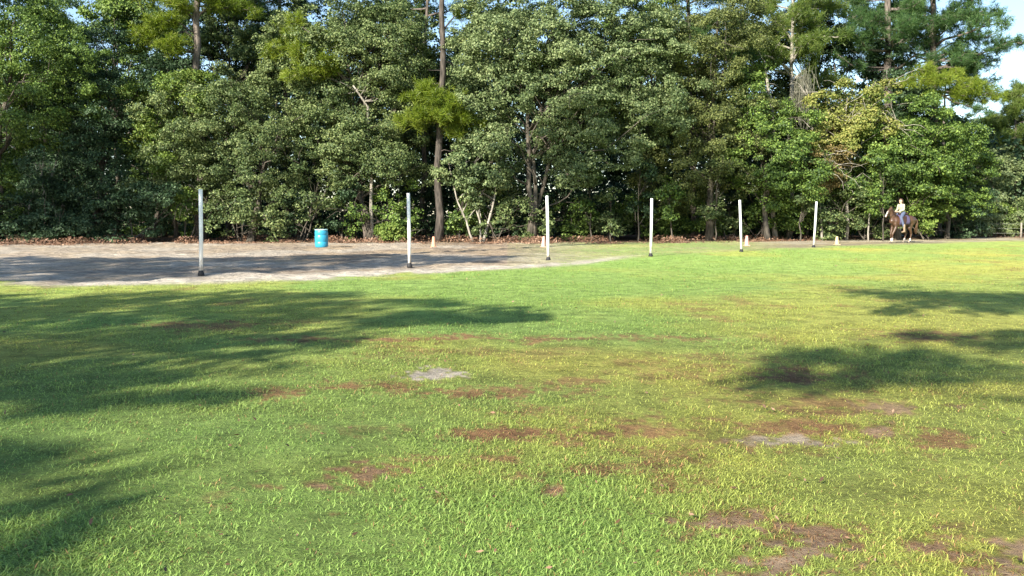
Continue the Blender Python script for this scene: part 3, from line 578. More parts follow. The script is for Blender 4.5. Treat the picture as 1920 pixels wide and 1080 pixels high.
def moss():
    rng = np.random.default_rng(9); n = 300; V = []
    c = W(1508, 175, 51.2); base = np.array([c[0], c[1], 0])
    x = rng.normal(0, .24, n); y = rng.normal(0, .3, n); z0 = c[2] + .6 - np.abs(x) * .8 + rng.normal(0, .45, n); l = rng.uniform(.3, 1.0, n) ** 1.0 * 1.9
    a = np.stack([c[0] + x, c[1] + y, z0], -1); b = a - np.stack([rng.normal(0, .06, n), rng.normal(0, .06, n), l], -1); w_ = np.array([.018, 0, 0])
    V = []; cur = a
    for q in range(4):
        nx = a + (b - a) * (q + 1) / 4 + rng.normal(0, .035, (n, 3)); V.append(np.stack([cur - w_, cur + w_, nx + w_ * .8, nx - w_ * .8], 1)); cur = nx
    V = np.stack(V, 1).reshape(-1, 3)
    o = mesh_obj('hanging_moss', V, quadidx(V), M_MOSS, offset=None); tag(o, 'grey curtain of moss hanging right of the bare grey trunk', 'moss')
moss()
# thin saplings in the dark understorey
SAPL = [(1110, 'thin pale sapling a little right of the third white pole'), (1146, 'thin sapling midway between the third and fourth white poles'), (1196, 'thin sapling close left of the fourth white pole'), (1262, 'thin sapling close right of the fourth white pole'),
        (1340, 'thin sapling midway between the fourth and fifth white poles'), (640, 'slim sapling close right of the blue barrel'), (860, 'slim sapling right of the middle pine trunk'), (1500, 'slim sapling left of the rightmost white pole'), (560, 'slim sapling close left of the blue barrel'), (1655, 'slim sapling left of the face of the horse'), (955, 'slim sapling left of the third white pole')]
for k, (px, lb) in enumerate(SAPL):
    rng = np.random.default_rng(200 + k); top = rng.uniform(300, 360)
    B('sapling', lb, px, 47.6 + rng.uniform(0, 1.2), [(px + rng.uniform(-12, 12), top, 18, 22), (px + rng.uniform(-14, 14), top + 60, 16, 14)], [M_GREEN, M_OAK, M_TEAL][k % 3], tr=.04, bark=M_BARKO, seed=210 + k, rc=.3, per=22, size=.13, dens=.5, limbs=10, group='saplings in the understorey')

# far-off wood behind, one mass
def far_wood():
    rng = np.random.default_rng(77); n = 240000
    px = rng.uniform(-500, 2350, n); Yd = rng.uniform(63, 90, n)
    top = np.interp(px, [-500, 0, 250, 700, 1300, 1700, 1800, 1880, 2350], [60, 120, 160, 120, 170, 230, 268, 262, 230]) + (fbm(px / 60., Yd / 6., 51) - .5) * 70
    v0 = 456; py = top + (v0 - top) * rng.random(n)
    u = (px - 960) / F; v = -(py - 540) / F; d1 = CP + v * SP; t_ = Yd / d1
    C = np.stack([u * t_, Yd, CAMH + (-SP + v * CP) * t_], -1)
    C[:, 2] = np.maximum(C[:, 2], .1); C += (rng.normal(size=(n, 3)) * .2)
    nn = unit(np.array([-.3, -.6, .7]) + rng.normal(size=(n, 3)) * .6); V = leaf_quads(C, nn, rng.uniform(.22, .42, n), .8, rng)
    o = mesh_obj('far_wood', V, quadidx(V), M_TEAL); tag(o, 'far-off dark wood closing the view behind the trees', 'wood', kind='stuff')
far_wood()

# leaf litter and pine straw along the foot of the wood
def litter():
    rng = np.random.default_rng(8); n = 42000
    px = rng.uniform(-250, 1960, n); dpt = rng.random(n) ** 1.4
    py0 = np.interp(px, TRX, TRY); Yb = CAMH * F / (py0 - HOR); Yd = Yb - .7 + dpt * 5.5 + rng.normal(0, .3, n)
    x = (px - 960) / F * Yd; hn = fbm(x * .7, Yd * .7, 61); kp = rng.random(n) < (.05 + sstep(.46, .62, hn)); px, Yd, x, hn, Yb = px[kp], Yd[kp], x[kp], hn[kp], Yb[kp]; n = len(x)
    mound = .03 + .30 * sstep(.42, .68, hn) * sstep(.1, 1.6, Yd - Yb + .7)
    z = mound * rng.random(n)
    C = np.stack([x, Yd, z], -1); nn = unit(np.array([-.2, -.35, .8]) + rng.normal(size=(n, 3)) * .5)
    V = leaf_quads(C, nn, rng.uniform(.08, .2, n), .35, rng)
    m_ = 500; rr_ = np.exp(rng.uniform(math.log(3), math.log(44), m_)); aa_ = np.radians(rng.uniform(-34, 34, m_)); c2 = np.stack([rr_ * np.sin(aa_), rr_ * np.cos(aa_), .02 + .02 * rng.random(m_)], -1)
    V = np.concatenate([V, leaf_quads(c2, unit(np.array([0, 0, .8]) + rng.normal(size=(m_, 3)) * .35), rng.uniform(.015, .04, m_) * (1 + rr_ / 40), .4, rng)]); V[:, 2] = np.maximum(V[:, 2], .012)
    o = mesh_obj('leaf_litter', V, quadidx(V), M_LITTER); tag(o, 'reddish brown fallen leaves and pine straw along the foot of the wood', 'leaf litter', kind='stuff')
litter()

# ------------------------------------------------------------------ trees behind and left of the camera: they cast the shade on the lawn; the last is added to darken the wood
SHADE = [  # polygons on the lawn in photo pixels, crown height range
    ('shade_tree', 'tall oak outside the view at left, nearest the arena', [(-400, 486), (0, 482), (380, 484), (700, 477), (960, 480), (930, 492), (640, 503), (420, 514), (250, 526), (-400, 524)], 12, 18),
    ('shade_tree', 'broad oak left of the camera', [(-200, 556), (300, 548), (560, 544), (760, 560), (1050, 582), (1000, 600), (800, 608), (660, 612), (640, 650), (600, 690), (450, 735), (300, 755), (0, 768), (-200, 780)], 8, 13),
    ('shade_tree', 'oak close behind the camera at left', [(-200, 850), (60, 830), (160, 870), (280, 930), (330, 970), (450, 985), (480, 1030), (380, 1090), (300, 1200), (-200, 1200)], 6, 11),
    ('shade_tree', 'pine behind the camera', [(1535, 533), (1640, 525), (1760, 521), (1990, 521), (1990, 584), (1700, 586), (1625, 583), (1720, 566), (1600, 548)], 9, 14),
    ('shade_tree', 'oak behind the camera at right', [(1400, 694), (1500, 668), (1600, 645), (1720, 626), (1990, 620), (1990, 655), (1800, 672), (1750, 700), (1600, 712), (1420, 722)], 8, 13),
    ('shade_tree', 'oak past the left end of the arena', ('wall', 46.8, [(-120, 300), (60, 270), (180, 240), (300, 300), (345, 370), (350, 468), (-120, 474)]), 15, 22),
    ('shade_tree', 'very tall unseen pine added at left to shade the foot of the wood', ('wall', 50.5, [(1040, 400), (1090, 355), (1180, 330), (1300, 335), (1400, 360), (1500, 392), (1500, 462), (1040, 462)]), 23, 28)]  # unseen tree, added only to darken the low growth in the wood
def inpoly(x, y, poly):
    ins = np.zeros(len(x), bool); n = len(poly)
    for i in range(n):
        x0, y0 = poly[i]; x1, y1 = poly[(i + 1) % n]
        c = ((y0 > y) != (y1 > y)) & (x < (x1 - x0) * (y - y0) / (y1 - y0 + 1e-9) + x0); ins ^= c
    return ins
for k, (nm, lb, poly, z0, z1) in enumerate(SHADE):
    rng = np.random.default_rng(300 + k)
    if poly[0] == 'wall':
        yw = poly[1]; q_ = np.array(poly[2], float); lo = q_.min(0); hi = q_.max(0)
        a_ = rng.uniform(lo[0], hi[0], 9000); b_ = rng.uniform(lo[1], hi[1], 9000); ins = inpoly(a_, b_, poly[2]); nn_ = int(ins.mean() * np.prod(hi - lo) * (yw / F) ** 2 * (15 if k == 5 else 8))
        a_ = a_[ins][:nn_]; b_ = b_[ins][:nn_]; keep = fbm(a_ / 30., b_ / 30., 95 + k) > .22; a_ = a_[keep]; b_ = b_[keep]
        Q = np.array([W(u1, u2, yw + rng.uniform(-.6, .6)) for u1, u2 in zip(a_, b_)]); z = rng.uniform(z0, z1, len(Q)); st_ = (z - Q[:, 2]) / SDIR[2]
        pts = Q + SDIR * st_[:, None]
    else:
        gp = np.array([G(a, b) for a, b in poly]); lo = gp.min(0); hi = gp.max(0); area = 0
        x = rng.uniform(lo[0], hi[0], 20000); y = rng.uniform(lo[1], hi[1], 20000); ins = inpoly(x, y, [tuple(q) for q in gp]); frac = ins.mean()
        area = frac * np.prod(hi - lo); nn_ = int(area * 8.0); x = x[ins][:nn_]; y = y[ins][:nn_]
        keep = fbm(x * .9, y * .9, 90 + k) + .6 * (fbm(x * 2.6, y * 2.6, 93 + k) - .5) > (.31, .37, .35, .29, .29)[k]; x = x[keep]; y = y[keep]
        z = z0 + (z1 - z0) * np.clip(.5 + .5 * np.sin(x * .9 + k) * np.cos(y * .7) + rng.normal(0, .12, len(x)), 0, 1)
        s = z / SDIR[2]; pts = np.stack([x + SDIR[0] * s, y + SDIR[1] * s, z], -1)
        ok = pts[:, 1] < -1.0 if k >= 2 else (pts[:, 0] < -.64 * np.maximum(pts[:, 1], 0) - 1.5); pts = pts[ok]
    cen = pts.mean(0); base = np.array([cen[0] + [-4, -6, -5, 7, 9, -3, -1][k], cen[1], 0.])
    if k in (2, 3, 4): base[1] = min(base[1], -5)
    root = empty(nm, base); tag(root, lb, 'tree', 'trees outside the view that shade the lawn'); root.name = 'shade_tree'
    mb = MB(); path = wob_path(base - np.array([0, 0, .2]), np.array([base[0] * .6 + cen[0] * .4, cen[1], pts[:, 2].max()]), 6, .01, rng); mb.tube(path, [.3, .26, .22, .18, .14, .1, .05], 8)
    for q in rng.choice(len(pts), min(30, len(pts)), replace=False):
        j = rng.integers(4, 6); mb.tube(wob_path(path[j], pts[q], 4, .04, rng), [.05, .04, .03, .02, .01], 5)
    mb.build('trunk', M_BARKO, root, offset=base)
    ou = unit(pts - cen + 1e-3); V = spray_leaves(pts, ou, .40, 26, rng, .2, .6)
    mesh_obj('crown', V, quadidx(V), M_OAK, root, offset=base)

# ------------------------------------------------------------------ wire fence at right
M_POST = plain('post_wood', (.26, .23, .19), .9, .3, 12, .3)
M_WIRE = plain('wire', (.35, .35, .34), .5, .1, 8, 0, .7)
fr = empty('wire_fence', (29.0, 55.5, 0)); tag(fr, 'low wire fence with wooden posts along the gravel road', 'fence')
for i in range(6):
    mb = MB(); x = i * 3.0; mb.tube([(x, x * .12, -.1), (x + .01, x * .12, .5), (x, x * .12, .95)], [.06, .055, .05], 8); mb.build('post', M_POST, fr)
mb = MB()
for z in (.3, .6, .88): mb.tube([(0, -.07, z), (7.5, .83, z - .03), (15, 1.73, z)], [.004] * 3, 5)
mb.build('wire', M_WIRE, fr)

# ------------------------------------------------------------------ six pole-bending poles
M_WHITE = plain('white_pvc', (.80, .80, .78), .35, .05, 5, spec=.5)
mt_ = M_WHITE.node_tree; pb_ = [q for q in mt_.nodes if q.type == 'BSDF_PRINCIPLED'][0]; src_ = pb_.inputs['Base Color'].links[0].from_socket
tc_ = N(mt_, 'ShaderNodeTexCoord'); sp_ = N(mt_, 'ShaderNodeSeparateXYZ'); mt_.links.new(tc_.outputs['Object'], sp_.inputs[0])
oi_ = N(mt_, 'ShaderNodeObjectInfo'); va_ = N(mt_, 'ShaderNodeVectorMath', operation='ADD'); mt_.links.new(tc_.outputs['Object'], va_.inputs[0]); mt_.links.new(oi_.outputs['Location'], va_.inputs[1])
nn_ = N(mt_, 'ShaderNodeTexNoise', Scale=9., Detail=6.); mt_.links.new(va_.outputs[0], nn_.inputs['Vector'])
mr_ = N(mt_, 'ShaderNodeMapRange'); mr_.inputs[1].default_value = 0; mr_.inputs[2].default_value = .9; mr_.inputs[3].default_value = .34; mr_.inputs[4].default_value = 0
mt_.links.new(sp_.outputs['Z'], mr_.inputs[0]); ad_ = N(mt_, 'ShaderNodeMath', operation='ADD'); mt_.links.new(mr_.outputs[0], ad_.inputs[0]); mt_.links.new(nn_.outputs[0], ad_.inputs[1])
rm_ = ramp(mt_, [(.70, (0, 0, 0)), (.98, (1, 1, 1))]); mt_.links.new(ad_.outputs[0], rm_.inputs[0])
mx_ = N(mt_, 'ShaderNodeMix', data_type='RGBA'); mt_.links.new(rm_.outputs[0], mx_.inputs[0]); mt_.links.new(src_, mx_.inputs[6]); mx_.inputs[7].default_value = (.42, .34, .25, 1); mt_.links.new(mx_.outputs[2], pb_.inputs['Base Color'])
M_RUB = plain('black_rubber', (.02, .02, .022), .7, .2, 20, .2)
POLES = [(377, 516, 376, 355, 'leftmost'), (768, 501, 765.5, 362, 'second'), (1028, 488.5, 1025.5, 367, 'third'), (1220, 481, 1222, 372, 'fourth'), (1390, 472.5, 1387, 375, 'fifth'), (1525.5, 464, 1531, 378, 'rightmost')]
WHERE = ['white slalom pole standing in the shaded grey sand, the leftmost of six', 'white slalom pole between the blue barrel and a cone, second from left', 'white slalom pole beside a cone below the huge oak, third from left',
         'white slalom pole at the edge of the arena dirt, fourth from left', 'white slalom pole just left of a pink cone, fifth from left', 'white slalom pole leaning right, the rightmost of six and nearest the horse']
for (bx, by, tx, ty, _), lb in zip(POLES, WHERE):
    x, y = G(bx, by); tp = W(tx, ty, y); root = empty('slalom_pole', (x, y, .0)); tag(root, lb, 'pole', 'six white slalom poles in a line')
    v = np.array([tp[0] - x, 0, tp[2]]); u_ = v / np.linalg.norm(v); L = np.linalg.norm(v)
    mb = MB(); mb.tube([u_ * .05, u_ * (L * .5) + np.array([.006, 0, 0]), u_ * (L - .012), u_ * L], [.045, .045, .045, .036], 16); mb.build('shaft', M_WHITE, root)
    mb = MB(); mb.lathe([(.070, -.01), (.078, .01), (.074, .05), (.062, .075), (.058, .085), (.056, .11), (.047, .112)], 24); mb.build('base', M_RUB, root)

# ------------------------------------------------------------------ cones
M_CONE = plain('faded_orange', (.62, .31, .19), .6, .12, 10); M_CONE2 = plain('cone_pink', (.64, .34, .28), .6, .12, 10); M_CONE3 = plain('cone_tan', (.55, .43, .24), .7, .15, 10)
def cone(px, py, lb, mat, h=.47, tilt=0.):
    x, y = G(px, py); root = empty('traffic_cone', (x, y, 0)); root.rotation_euler = (0, tilt, 0); tag(root, lb, 'cone', 'small cones along the far side of the arena')
    mb = MB(); mb.lathe([(.105, .025), (.10, .05), (.055, h * .96), (.047, h), (.036, h), (.04, h - .03)], 24); mb.build('body', mat, root)
    mb = MB(); s = .14
    mb.box((-s, -s, -.005), (s, s, .028)); o = mb.build('base', mat, root, smooth=False); bv = o.modifiers.new('bevel', 'BEVEL'); bv.width = .01; bv.segments = 2
cone(813, 463.5, 'faded cone right of the second white pole', M_CONE)
cone(1018.5, 463, 'faded cone tucked against the left of the third white pole', M_CONE2, tilt=.06)
cone(1400, 461, 'faded pink cone just right of the fifth white pole', M_CONE2)
cone(1569, 459, 'dull tan cone right of the rightmost white pole', M_CONE3, .40)

# ------------------------------------------------------------------ blue barrel
M_BLUE = plain('blue_plastic', (.028, .27, .42), .38, .10, 4, .05, spec=.5); M_RIM = plain('pale_lid', (.42, .66, .68), .45, .08, 6)
M_BUNG = plain('bung', (.03, .05, .07), .5)
x, y = G(603, 464); root = empty('plastic_barrel', (x, y, 0)); tag(root, 'bright blue plastic barrel standing at the edge of the leaf litter', 'barrel')
H_, R_ = .80, .285
mb = MB(); mb.lathe([(.235, 0), (.262, .012), (.272, .045), (.283, .09), (R_, .14), (R_ + .003, .23), (R_ - .007, .245), (R_ - .007, .262), (R_ + .003, .277), (R_ + .005, .40), (R_ + .003, .52), (R_ - .007, .535), (R_ - .007, .552), (R_ + .003, .567), (R_, .67), (.276, .72), (.268, H_ - .04)], 40); mb.build('body', M_BLUE, root)
mb = MB(); mb.lathe([(.269, H_ - .045), (.283, H_ - .038), (.285, H_ - .008), (.276, H_), (.262, H_), (.258, H_ - .015), (.20, H_ - .018), (.002, H_ - .014)], 40); mb.build('lid', M_RIM, root)
for sx in (-.13, .13):
    mb = MB(); mb.lathe([(.036, H_ - .018), (.036, H_ + .006), (.026, H_ + .010)], 16, c=(sx, .02, 0)); mb.build('bung', M_BUNG, root)

# ------------------------------------------------------------------ horse and rider
def blob(name, chains, voxel, mat, parent, smooth_it=6, keep=None):
    """union of tapered elliptical tubes fused into one continuous skin. chain: list of (x, y, z, r, lateral factor)"""
    mb = MB()
    for ch in chains:
        pts = [np.array(c[:3], float) for c in ch]; rr = [c[3] for c in ch]; lf = [c[4] if len(c) > 4 else 1. for c in ch]
        Pp = []; Rr = []; Lf = []
        for i in range(len(pts) - 1):
            for s in range(5):
                t = s / 5; Pp.append(pts[i] * (1 - t) + pts[i + 1] * t); ts = t * t * (3 - 2 * t); Rr.append(rr[i] * (1 - ts) + rr[i + 1] * ts); Lf.append(lf[i] * (1 - ts) + lf[i + 1] * ts)
        Pp.append(pts[-1]); Rr.append(rr[-1]); Lf.append(lf[-1])
        t0 = unit(Pp[0] - Pp[1]); t1 = unit(Pp[-1] - Pp[-2])
        Pa = [Pp[0] + t0 * Rr[0] * .92, Pp[0] + t0 * Rr[0] * .6] + Pp + [Pp[-1] + t1 * Rr[-1] * .6, Pp[-1] + t1 * Rr[-1] * .92]
        Ra = [Rr[0] * .38, Rr[0] * .8] + Rr + [Rr[-1] * .8, Rr[-1] * .38]; La = [Lf[0]] * 2 + Lf + [Lf[-1]] * 2
        n = 14; v = []; f_ = []
        for i, p in enumerate(Pa):
            tt = unit(Pa[min(i + 1, len(Pa) - 1)] - Pa[max(0, i - 1)]); a = np.array([0, 1., 0]); a = a - tt * a.dot(tt)
            if np.linalg.norm(a) < .2: a = np.array([1., 0, 0]) - tt * tt[0]
            a = unit(a); b = np.cross(tt, a)
            for k in range(n): v.append(p + Ra[i] * (a * La[i] * math.cos(2 * math.pi * k / n) + b * math.sin(2 * math.pi * k / n)))
        for i in range(len(Pa) - 1):
            for k in range(n): f_.append((i * n + k, i * n + (k + 1) % n, (i + 1) * n + (k + 1) % n, (i + 1) * n + k))
        f_.append(tuple(reversed(range(n)))); f_.append(tuple((len(Pa) - 1) * n + k for k in range(n))); mb.add(v, f_)
    o = mb.build(name, mat, None)
    md = o.modifiers.new('r', 'REMESH'); md.mode = 'VOXEL'; md.voxel_size = voxel; md.use_smooth_shade = True
    sm = o.modifiers.new('s', 'SMOOTH'); sm.iterations = smooth_it; sm.factor = .5
    dg = bpy.context.evaluated_depsgraph_get(); me = bpy.data.meshes.new_from_object(o.evaluated_get(dg), depsgraph=dg)
    old = o.data; o.modifiers.clear(); o.data = me; bpy.data.meshes.remove(old); me.name = name
    me.polygons.foreach_set('use_smooth', np.ones(len(me.polygons), dtype=bool))
    if not me.materials: me.materials.append(mat)
    if parent is not None: o.parent = parent
    return o
M_COAT = plain('horse_coat', (.075, .038, .022), .42, .25, 5, .1, spec=.5); M_MANE = plain('horse_mane', (.035, .018, .012), .6, .3, 30, .4)
M_HWHITE = plain('white_hair', (.72, .66, .55), .7, .08, 20); M_HOOF = plain('hoof', (.10, .08, .06), .5, .2, 20); M_TAILT = plain('tail_hair', (.10, .055, .03), .6, .5, 30, .5)
M_LEATHER = plain('saddle_leather', (.045, .022, .014), .4, .2, 15, .1); M_PAD = plain('saddle_pad', (.075, .06, .12), .85, .15, 30, .2); M_STRAP = plain('strap', (.05, .03, .02), .5)
hx, hy = G(1690, 456); YAW = math.pi - math.radians(-6)
horse = empty('horse', (hx, hy, 0), math.pi + math.radians(18)); horse.scale = (.95,) * 3; tag(horse, 'brown horse with white blaze and socks walking left with a rider', 'horse')
# local frame: +x forward, z up (turned to face left)
body = [
    [(-.66, 0, 1.22, .21, 1.05), (-.45, 0, 1.22, .275, 1.0), (-.1, 0, 1.16, .285, .98), (.25, 0, 1.14, .295, .92), (.5, 0, 1.16, .26, .85), (.64, 0, 1.18, .17, .9)],     # trunk
    [(-.60, 0, 1.30, .17, 1.), (-.42, 0, 1.36, .13, .9), (-.1, 0, 1.32, .12, .8), (.28, 0, 1.37, .105, .5), (.42, 0, 1.36, .09, .5)],        # topline, withers
    [(.46, 0, 1.20, .235, .65), (.62, 0, 1.42, .17, .55), (.72, 0, 1.62, .125, .55), (.78, 0, 1.78, .095, .6)],                       # neck
    [(.77, 0, 1.80, .09, .75), (.86, 0, 1.70, .105, .68), (.95, 0, 1.57, .072, .75), (1.03, 0, 1.43, .055, .9), (1.05, 0, 1.38, .048, .95)],     # head
    [(.84, 0, 1.62, .075, .7), (.95, 0, 1.50, .045, .6)]]                                                                             # jaw
for s in (-1, 1):
    body.append([(.745, s * .05, 1.87, .024), (.75, s * .058, 1.93, .02), (.762, s * .062, 1.985, .008)])      # ears
    fx = .50
    body.append([(-.52, s * .11, 1.12, .20, .62), (-.44, s * .13, .98, .155, .62), (-.44, s * .13, .82, .10, .7)])   # haunch to stifle
# front legs: near (s=-1 seen side) stepping forward, off leg under body
def fleg(s, knee, fet, hoof): return [(.50, s * .13, 1.06, .12, .6), (.50, s * .14, .86, .085, .8), ((.50 + knee[0]) / 2 + .0, s * .14, (.86 + knee[1]) / 2, .062), (knee[0], s * .13, knee[1], .047), ((knee[0] + fet[0]) / 2, s * .13, (knee[1] + fet[1]) / 2, .030), (fet[0], s * .13, fet[1], .037), (hoof[0], s * .13, hoof[1], .042)]
def hleg(s, stif, hock, fet, hoof): return [(-.44, s * .13, 1.0, .15, .6), (stif[0], s * .14, stif[1], .10, .7), ((stif[0] + hock[0]) / 2 - .02, s * .13, (stif[1] + hock[1]) / 2, .066), (hock[0], s * .12, hock[1], .052), ((hock[0] + fet[0]) / 2, s * .12, (hock[1] + fet[1]) / 2, .034), (fet[0], s * .12, fet[1], .039), (hoof[0], s * .12, hoof[1], .043)]
legs = [fleg(-1, (.60, .48), (.56, .15), (.60, .07)), fleg(1, (.70, .50), (.72, .19), (.76, .10)), hleg(1, (-.38, .80), (-.52, .48), (-.44, .15), (-.40, .07)), hleg(-1, (-.30, .82), (-.40, .50), (-.28, .15), (-.24, .07))]
blob('body', body + legs, .017, M_COAT, horse, 4)
for lg in legs:
    h = lg[-1]; fet = lg[-2]
    mb = MB(); mb.lathe([(.062, 0), (.056, .03), (.046, .075)], 16, c=(h[0] + .012, h[1], h[2] - .07)); mb.build('hoof', M_HOOF, horse)
for lg in (legs[1], legs[0], legs[2], legs[3]):
    fet = np.array(lg[-2][:3]); up_ = np.array(lg[-3][:3]); hf_ = np.array(lg[-1][:3])
    mb = MB(); mb.tube([hf_ + (0, 0, .0), fet, fet + (up_ - fet) * .6], [.053, .046, .039], 14); mb.build('sock', M_HWHITE, horse)
mb = MB(); mb.tube([(.868, 0, 1.80), (.93, 0, 1.70), (1.00, 0, 1.57), (1.065, 0, 1.44), (1.085, 0, 1.40)], [.02, .034, .034, .034, .03], 10, flat=1.); mb.build('blaze', M_HWHITE, horse)
mb = MB()
rngm = np.random.default_rng(4)
for q in range(60):
    t = rngm.random(); p = np.array([.44 + .33 * t, 0, 1.46 + .42 * t]); s_ = -1 if rngm.random() < .6 else 1; l = rngm.uniform(.12, .22)
    mb.tube([p + (-.05, 0, .015), p + (-.06, s_ * .06, -.02), p + (-.03, s_ * .095, -l)], [.018, .016, .006], 5)
mb.build('mane', M_MANE, horse)
mb = MB()
for q in range(46):
    a = rngm.normal(size=2) * .022; e = rngm.normal(size=2) * .045; l = rngm.uniform(.5, .75)
    mb.tube([(-.83 + a[0] * .5, a[1] * .5, 1.28), (-.90 + a[0], a[1], 1.22), (-.945 + a[0], a[1], 1.0), (-.93 + e[0], e[1], 1.22 - l)], [.02, .022, .018, .005], 5)
mb.build('tail', M_TAILT, horse)
mb = MB()     # bridle
def ring(mb, c, tdir, r, rad_=.009, lat=.8):
    c = np.array(c); tdir = unit(np.array(tdir, float)); a = np.array([0, 1., 0]); b = np.cross(tdir, a); pts = [c + r * (a * lat * math.cos(k / 16 * 2 * math.pi) + b * math.sin(k / 16 * 2 * math.pi)) for k in range(17)]
    mb.tube(pts, [rad_] * 17, 5)
ring(mb, (.985, 0, 1.515), (.5, 0, -.85), .068); ring(mb, (.84, 0, 1.735), (.3, 0, -.95), .112, lat=.7)
for s in (-1, 1): mb.tube([(.83, s * .075, 1.76), (.92, s * .066, 1.62), (1.02, s * .056, 1.45)], [.009] * 3, 5)
mb.build('bridle', M_STRAP, horse)
for s in (-1, 1):
    mb = MB(); mb.tube([(1.02, s * .055, 1.45), (.80, s * .10, 1.44), (.62, s * .10, 1.56), (.50, s * .05, 1.655)], [.008] * 4, 5); mb.build('rein', M_STRAP, horse)
    mb = MB(); mb.tube([(.885, s * .072, 1.735), (.90, s * .076, 1.735)], [.014, .012], 8); mb.build('eye', M_RUB, horse)
def att(name, label, cat, rz=math.pi + math.radians(18)):
    e = empty(name, (hx, hy, 0), rz); e.scale = (.95,) * 3; tag(e, label, cat); return e
# saddle
sad = att('saddle', 'western saddle with purple-blue pad on the back of the brown horse', 'saddle')
v = []; f_ = []; nu, nv = 13, 15
for i in range(nu):
    xx = -.27 + .66 * i / (nu - 1)
    for j in range(nv):
        a = math.radians(-105 + 210 * j / (nv - 1)); rr = .335 if abs(a) < 1.2 else .33; zc = 1.135
        v.append((xx + .03 * abs(a), rr * .99 * math.sin(a), zc + (.345 + (.02 if i > 8 else 0)) * math.cos(a) * (1 if abs(a) < 1.57 else 1.5)))
for i in range(nu - 1):
    for j in range(nv - 1): f_.append((i * nv + j, i * nv + j + 1, (i + 1) * nv + j + 1, (i + 1) * nv + j))
o = mesh_obj('saddle_pad', np.array(v), f_, M_PAD, sad, smooth=True); sol = o.modifiers.new('s', 'SOLIDIFY'); sol.thickness = .022
blob('seat', [[(-.20, 0, 1.57, .055, 2.2), (-.10, 0, 1.52, .06, 2.3), (.08, 0, 1.51, .06, 2.0), (.22, 0, 1.56, .05, 1.6)], [(.235, 0, 1.56, .03), (.255, 0, 1.66, .02), (.27, 0, 1.69, .026)], [(-.22, -.13, 1.56, .03), (-.25, 0, 1.61, .035), (-.22, .13, 1.56, .03)]], .012, M_LEATHER, sad, 3)
for s in (-1, 1):
    mb = MB(); mb.tube([(.10, s * .30, 1.42), (.16, s * .375, 1.25), (.18, s * .385, 1.05)], [.10, .13, .08], 12, flat=1.); mb = MB()
    pv = [(-.02, s * .30, 1.44), (.24, s * .30, 1.44), (.28, s * .365, 1.25), (.26, s * .37, 1.02), (.12, s * .37, .98), (.02, s * .365, 1.2)]
    o = mesh_obj('fender', np.array(pv), [(0, 1, 2, 3, 4, 5)], M_LEATHER, sad); so = o.modifiers.new('s', 'SOLIDIFY'); so.thickness = .02
    mb = MB(); mb.tube([(.20, s * .385, 1.0), (.23, s * .40, .70)], [.016, .016], 6); ring_pts = [(.23 + .075 * math.cos(a), s * .41, .62 + .08 * math.sin(a)) for a in np.linspace(0, 2 * math.pi, 13)]
    mb.tube(ring_pts, [.012] * 13, 6); mb.build('stirrup', M_LEATHER, sad)
# rider
M_SKIN = plain('skin', (.46, .30, .22), .5, .05, 10); M_SHIRT = plain('pale_shirt', (.40, .375, .27), .8, .06, 15, .15); M_JEANS = plain('blue_jeans', (.085, .105, .17), .85, .2, 40, .15)
M_BOOT = plain('tan_boot', (.28, .20, .13), .5, .15, 20); M_HAIR = plain('dark_hair', (.045, .025, .015), .5, .3, 40, .3)
rd = att('person', 'rider in pale yellow shirt and blue jeans sitting on the brown horse, holding reins', 'person')
LG = lambda s: ((.02, s * .10, 1.60), (.34, s * .30, 1.36), (.22, s * .405, .86), (.20, s * .41, .66), (.34, s * .42, .60))
AR = lambda s: ((.10, s * .185, 2.02), (.13, s * .235, 1.78), (.37, s * .13, 1.67), (.45, s * .07, 1.665))
bch = [[(.0, 0, 1.62, .10, 1.5), (.04, 0, 1.78, .088, 1.4), (.08, 0, 1.94, .10, 1.55), (.09, 0, 2.03, .07, 1.9)], [(.10, 0, 2.04, .048), (.125, 0, 2.15, .044)],
       [(.13, 0, 2.18, .07, .9), (.13, 0, 2.25, .088, .88), (.12, 0, 2.29, .082, .9)], [(.205, 0, 2.215, .014), (.222, 0, 2.20, .014)], [(.16, 0, 2.15, .04), (.185, 0, 2.145, .03)],
       [(.12, -.082, 2.22, .014), (.12, -.09, 2.235, .014)], [(.12, .082, 2.22, .014), (.12, .09, 2.235, .014)]]
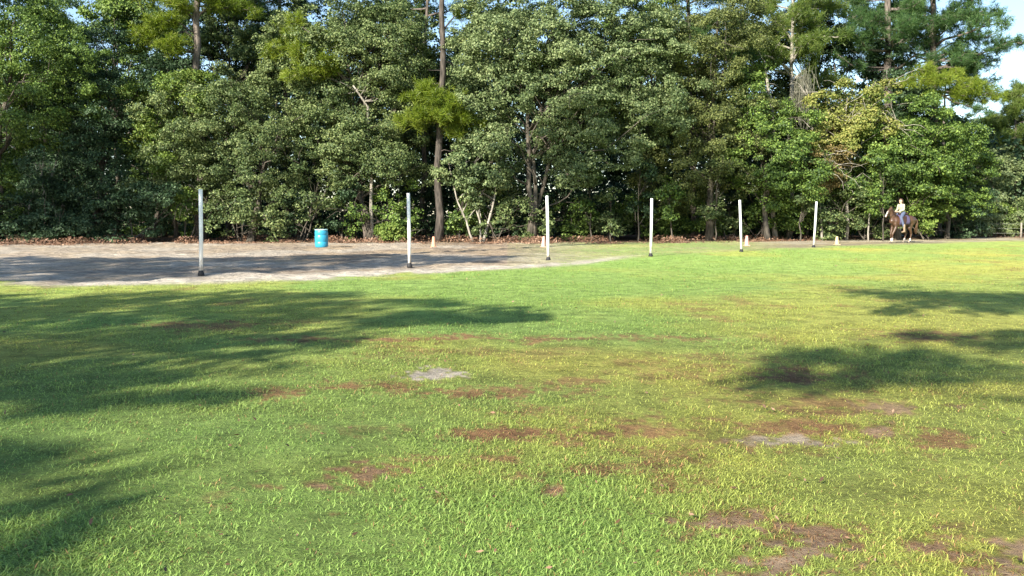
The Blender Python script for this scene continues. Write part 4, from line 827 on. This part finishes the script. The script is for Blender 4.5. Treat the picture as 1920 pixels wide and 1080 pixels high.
for s in (-1, 1):
    h, kn, an, he, toe = LG(s); sh, el, wr, pm = AR(s)
    bch += [[h + (.085,), kn + (.055,), tuple((np.array(kn) + np.array(an)) / 2) + (.05,), an + (.036,)], [he + (.035,), toe + (.03,)], [an + (.036,), he + (.036,)],
            [sh + (.046,), el + (.037,), wr + (.026,)], [wr + (.024, 1.2), pm + (.026, 1.2)]]
    for q in range(4):      # curled fingers
        yy = pm[1] + s * (.028 - .018 * q); l = [.028, .034, .032, .024][q]
        bch.append([(pm[0] + .01, yy, pm[2] + .012, .009), (pm[0] + .01 + l, yy, pm[2] + .006, .0085), (pm[0] + .008 + l, yy, pm[2] - .022, .008), (pm[0] - .005 + l * .5, yy, pm[2] - .03, .007)])
    bch.append([(pm[0] - .01, pm[1] - s * .03, pm[2] + .005, .010), (pm[0] + .02, pm[1] - s * .042, pm[2] + .012, .009), (pm[0] + .042, pm[1] - s * .034, pm[2] + .014, .007)])
blob('body', bch, .0105, M_SKIN, rd, 2)
sc_ = [[(.0, 0, 1.60, .125, 1.5), (.04, 0, 1.76, .115, 1.42), (.08, 0, 1.94, .125, 1.55), (.09, 0, 2.03, .085, 1.95), (.10, 0, 2.07, .06, 1.2)]]
for s in (-1, 1):
    sh, el, wr, pm = AR(s); sc_.append([sh + (.068,), el + (.056,), tuple(np.array(el) * .15 + np.array(wr) * .85) + (.04,)])
blob('shirt', sc_, .014, M_SHIRT, rd, 2)
jc = [[(-.02, 0, 1.56, .12, 1.5), (.01, 0, 1.62, .118, 1.5)]]
for s in (-1, 1):
    h, kn, an, he, toe = LG(s); jc.append([h + (.105,), tuple(np.array(h) * .4 + np.array(kn) * .6) + (.09,), kn + (.075,), tuple((np.array(kn) + np.array(an)) / 2) + (.064,), an + (.054,)])
blob('jeans', jc, .014, M_JEANS, rd, 2)
for s in (-1, 1):
    h, kn, an, he, toe = LG(s); blob('boot', [[tuple(np.array(an) + (0, 0, .10)) + (.062,), tuple(np.array(he) + (0, 0, .02)) + (.052,)], [(he[0] - .03, he[1], he[2] - .02, .042), (toe[0], toe[1], toe[2], .038), (toe[0] + .03, toe[1], toe[2] + .005, .028)], [(he[0] - .04, he[1], he[2] - .03, .03), (he[0] - .04, he[1], he[2] - .06, .028)]], .012, M_BOOT, rd, 2)
blob('hair', [[(.06, 0, 2.14, .05, 1.2), (.06, 0, 2.22, .078, 1.1), (.09, 0, 2.29, .088, .98), (.14, 0, 2.325, .068, 1.)], [(.02, 0, 2.20, .05), (.0, 0, 2.10, .045), (.0, 0, 2.0, .03)]], .012, M_HAIR, rd, 2)
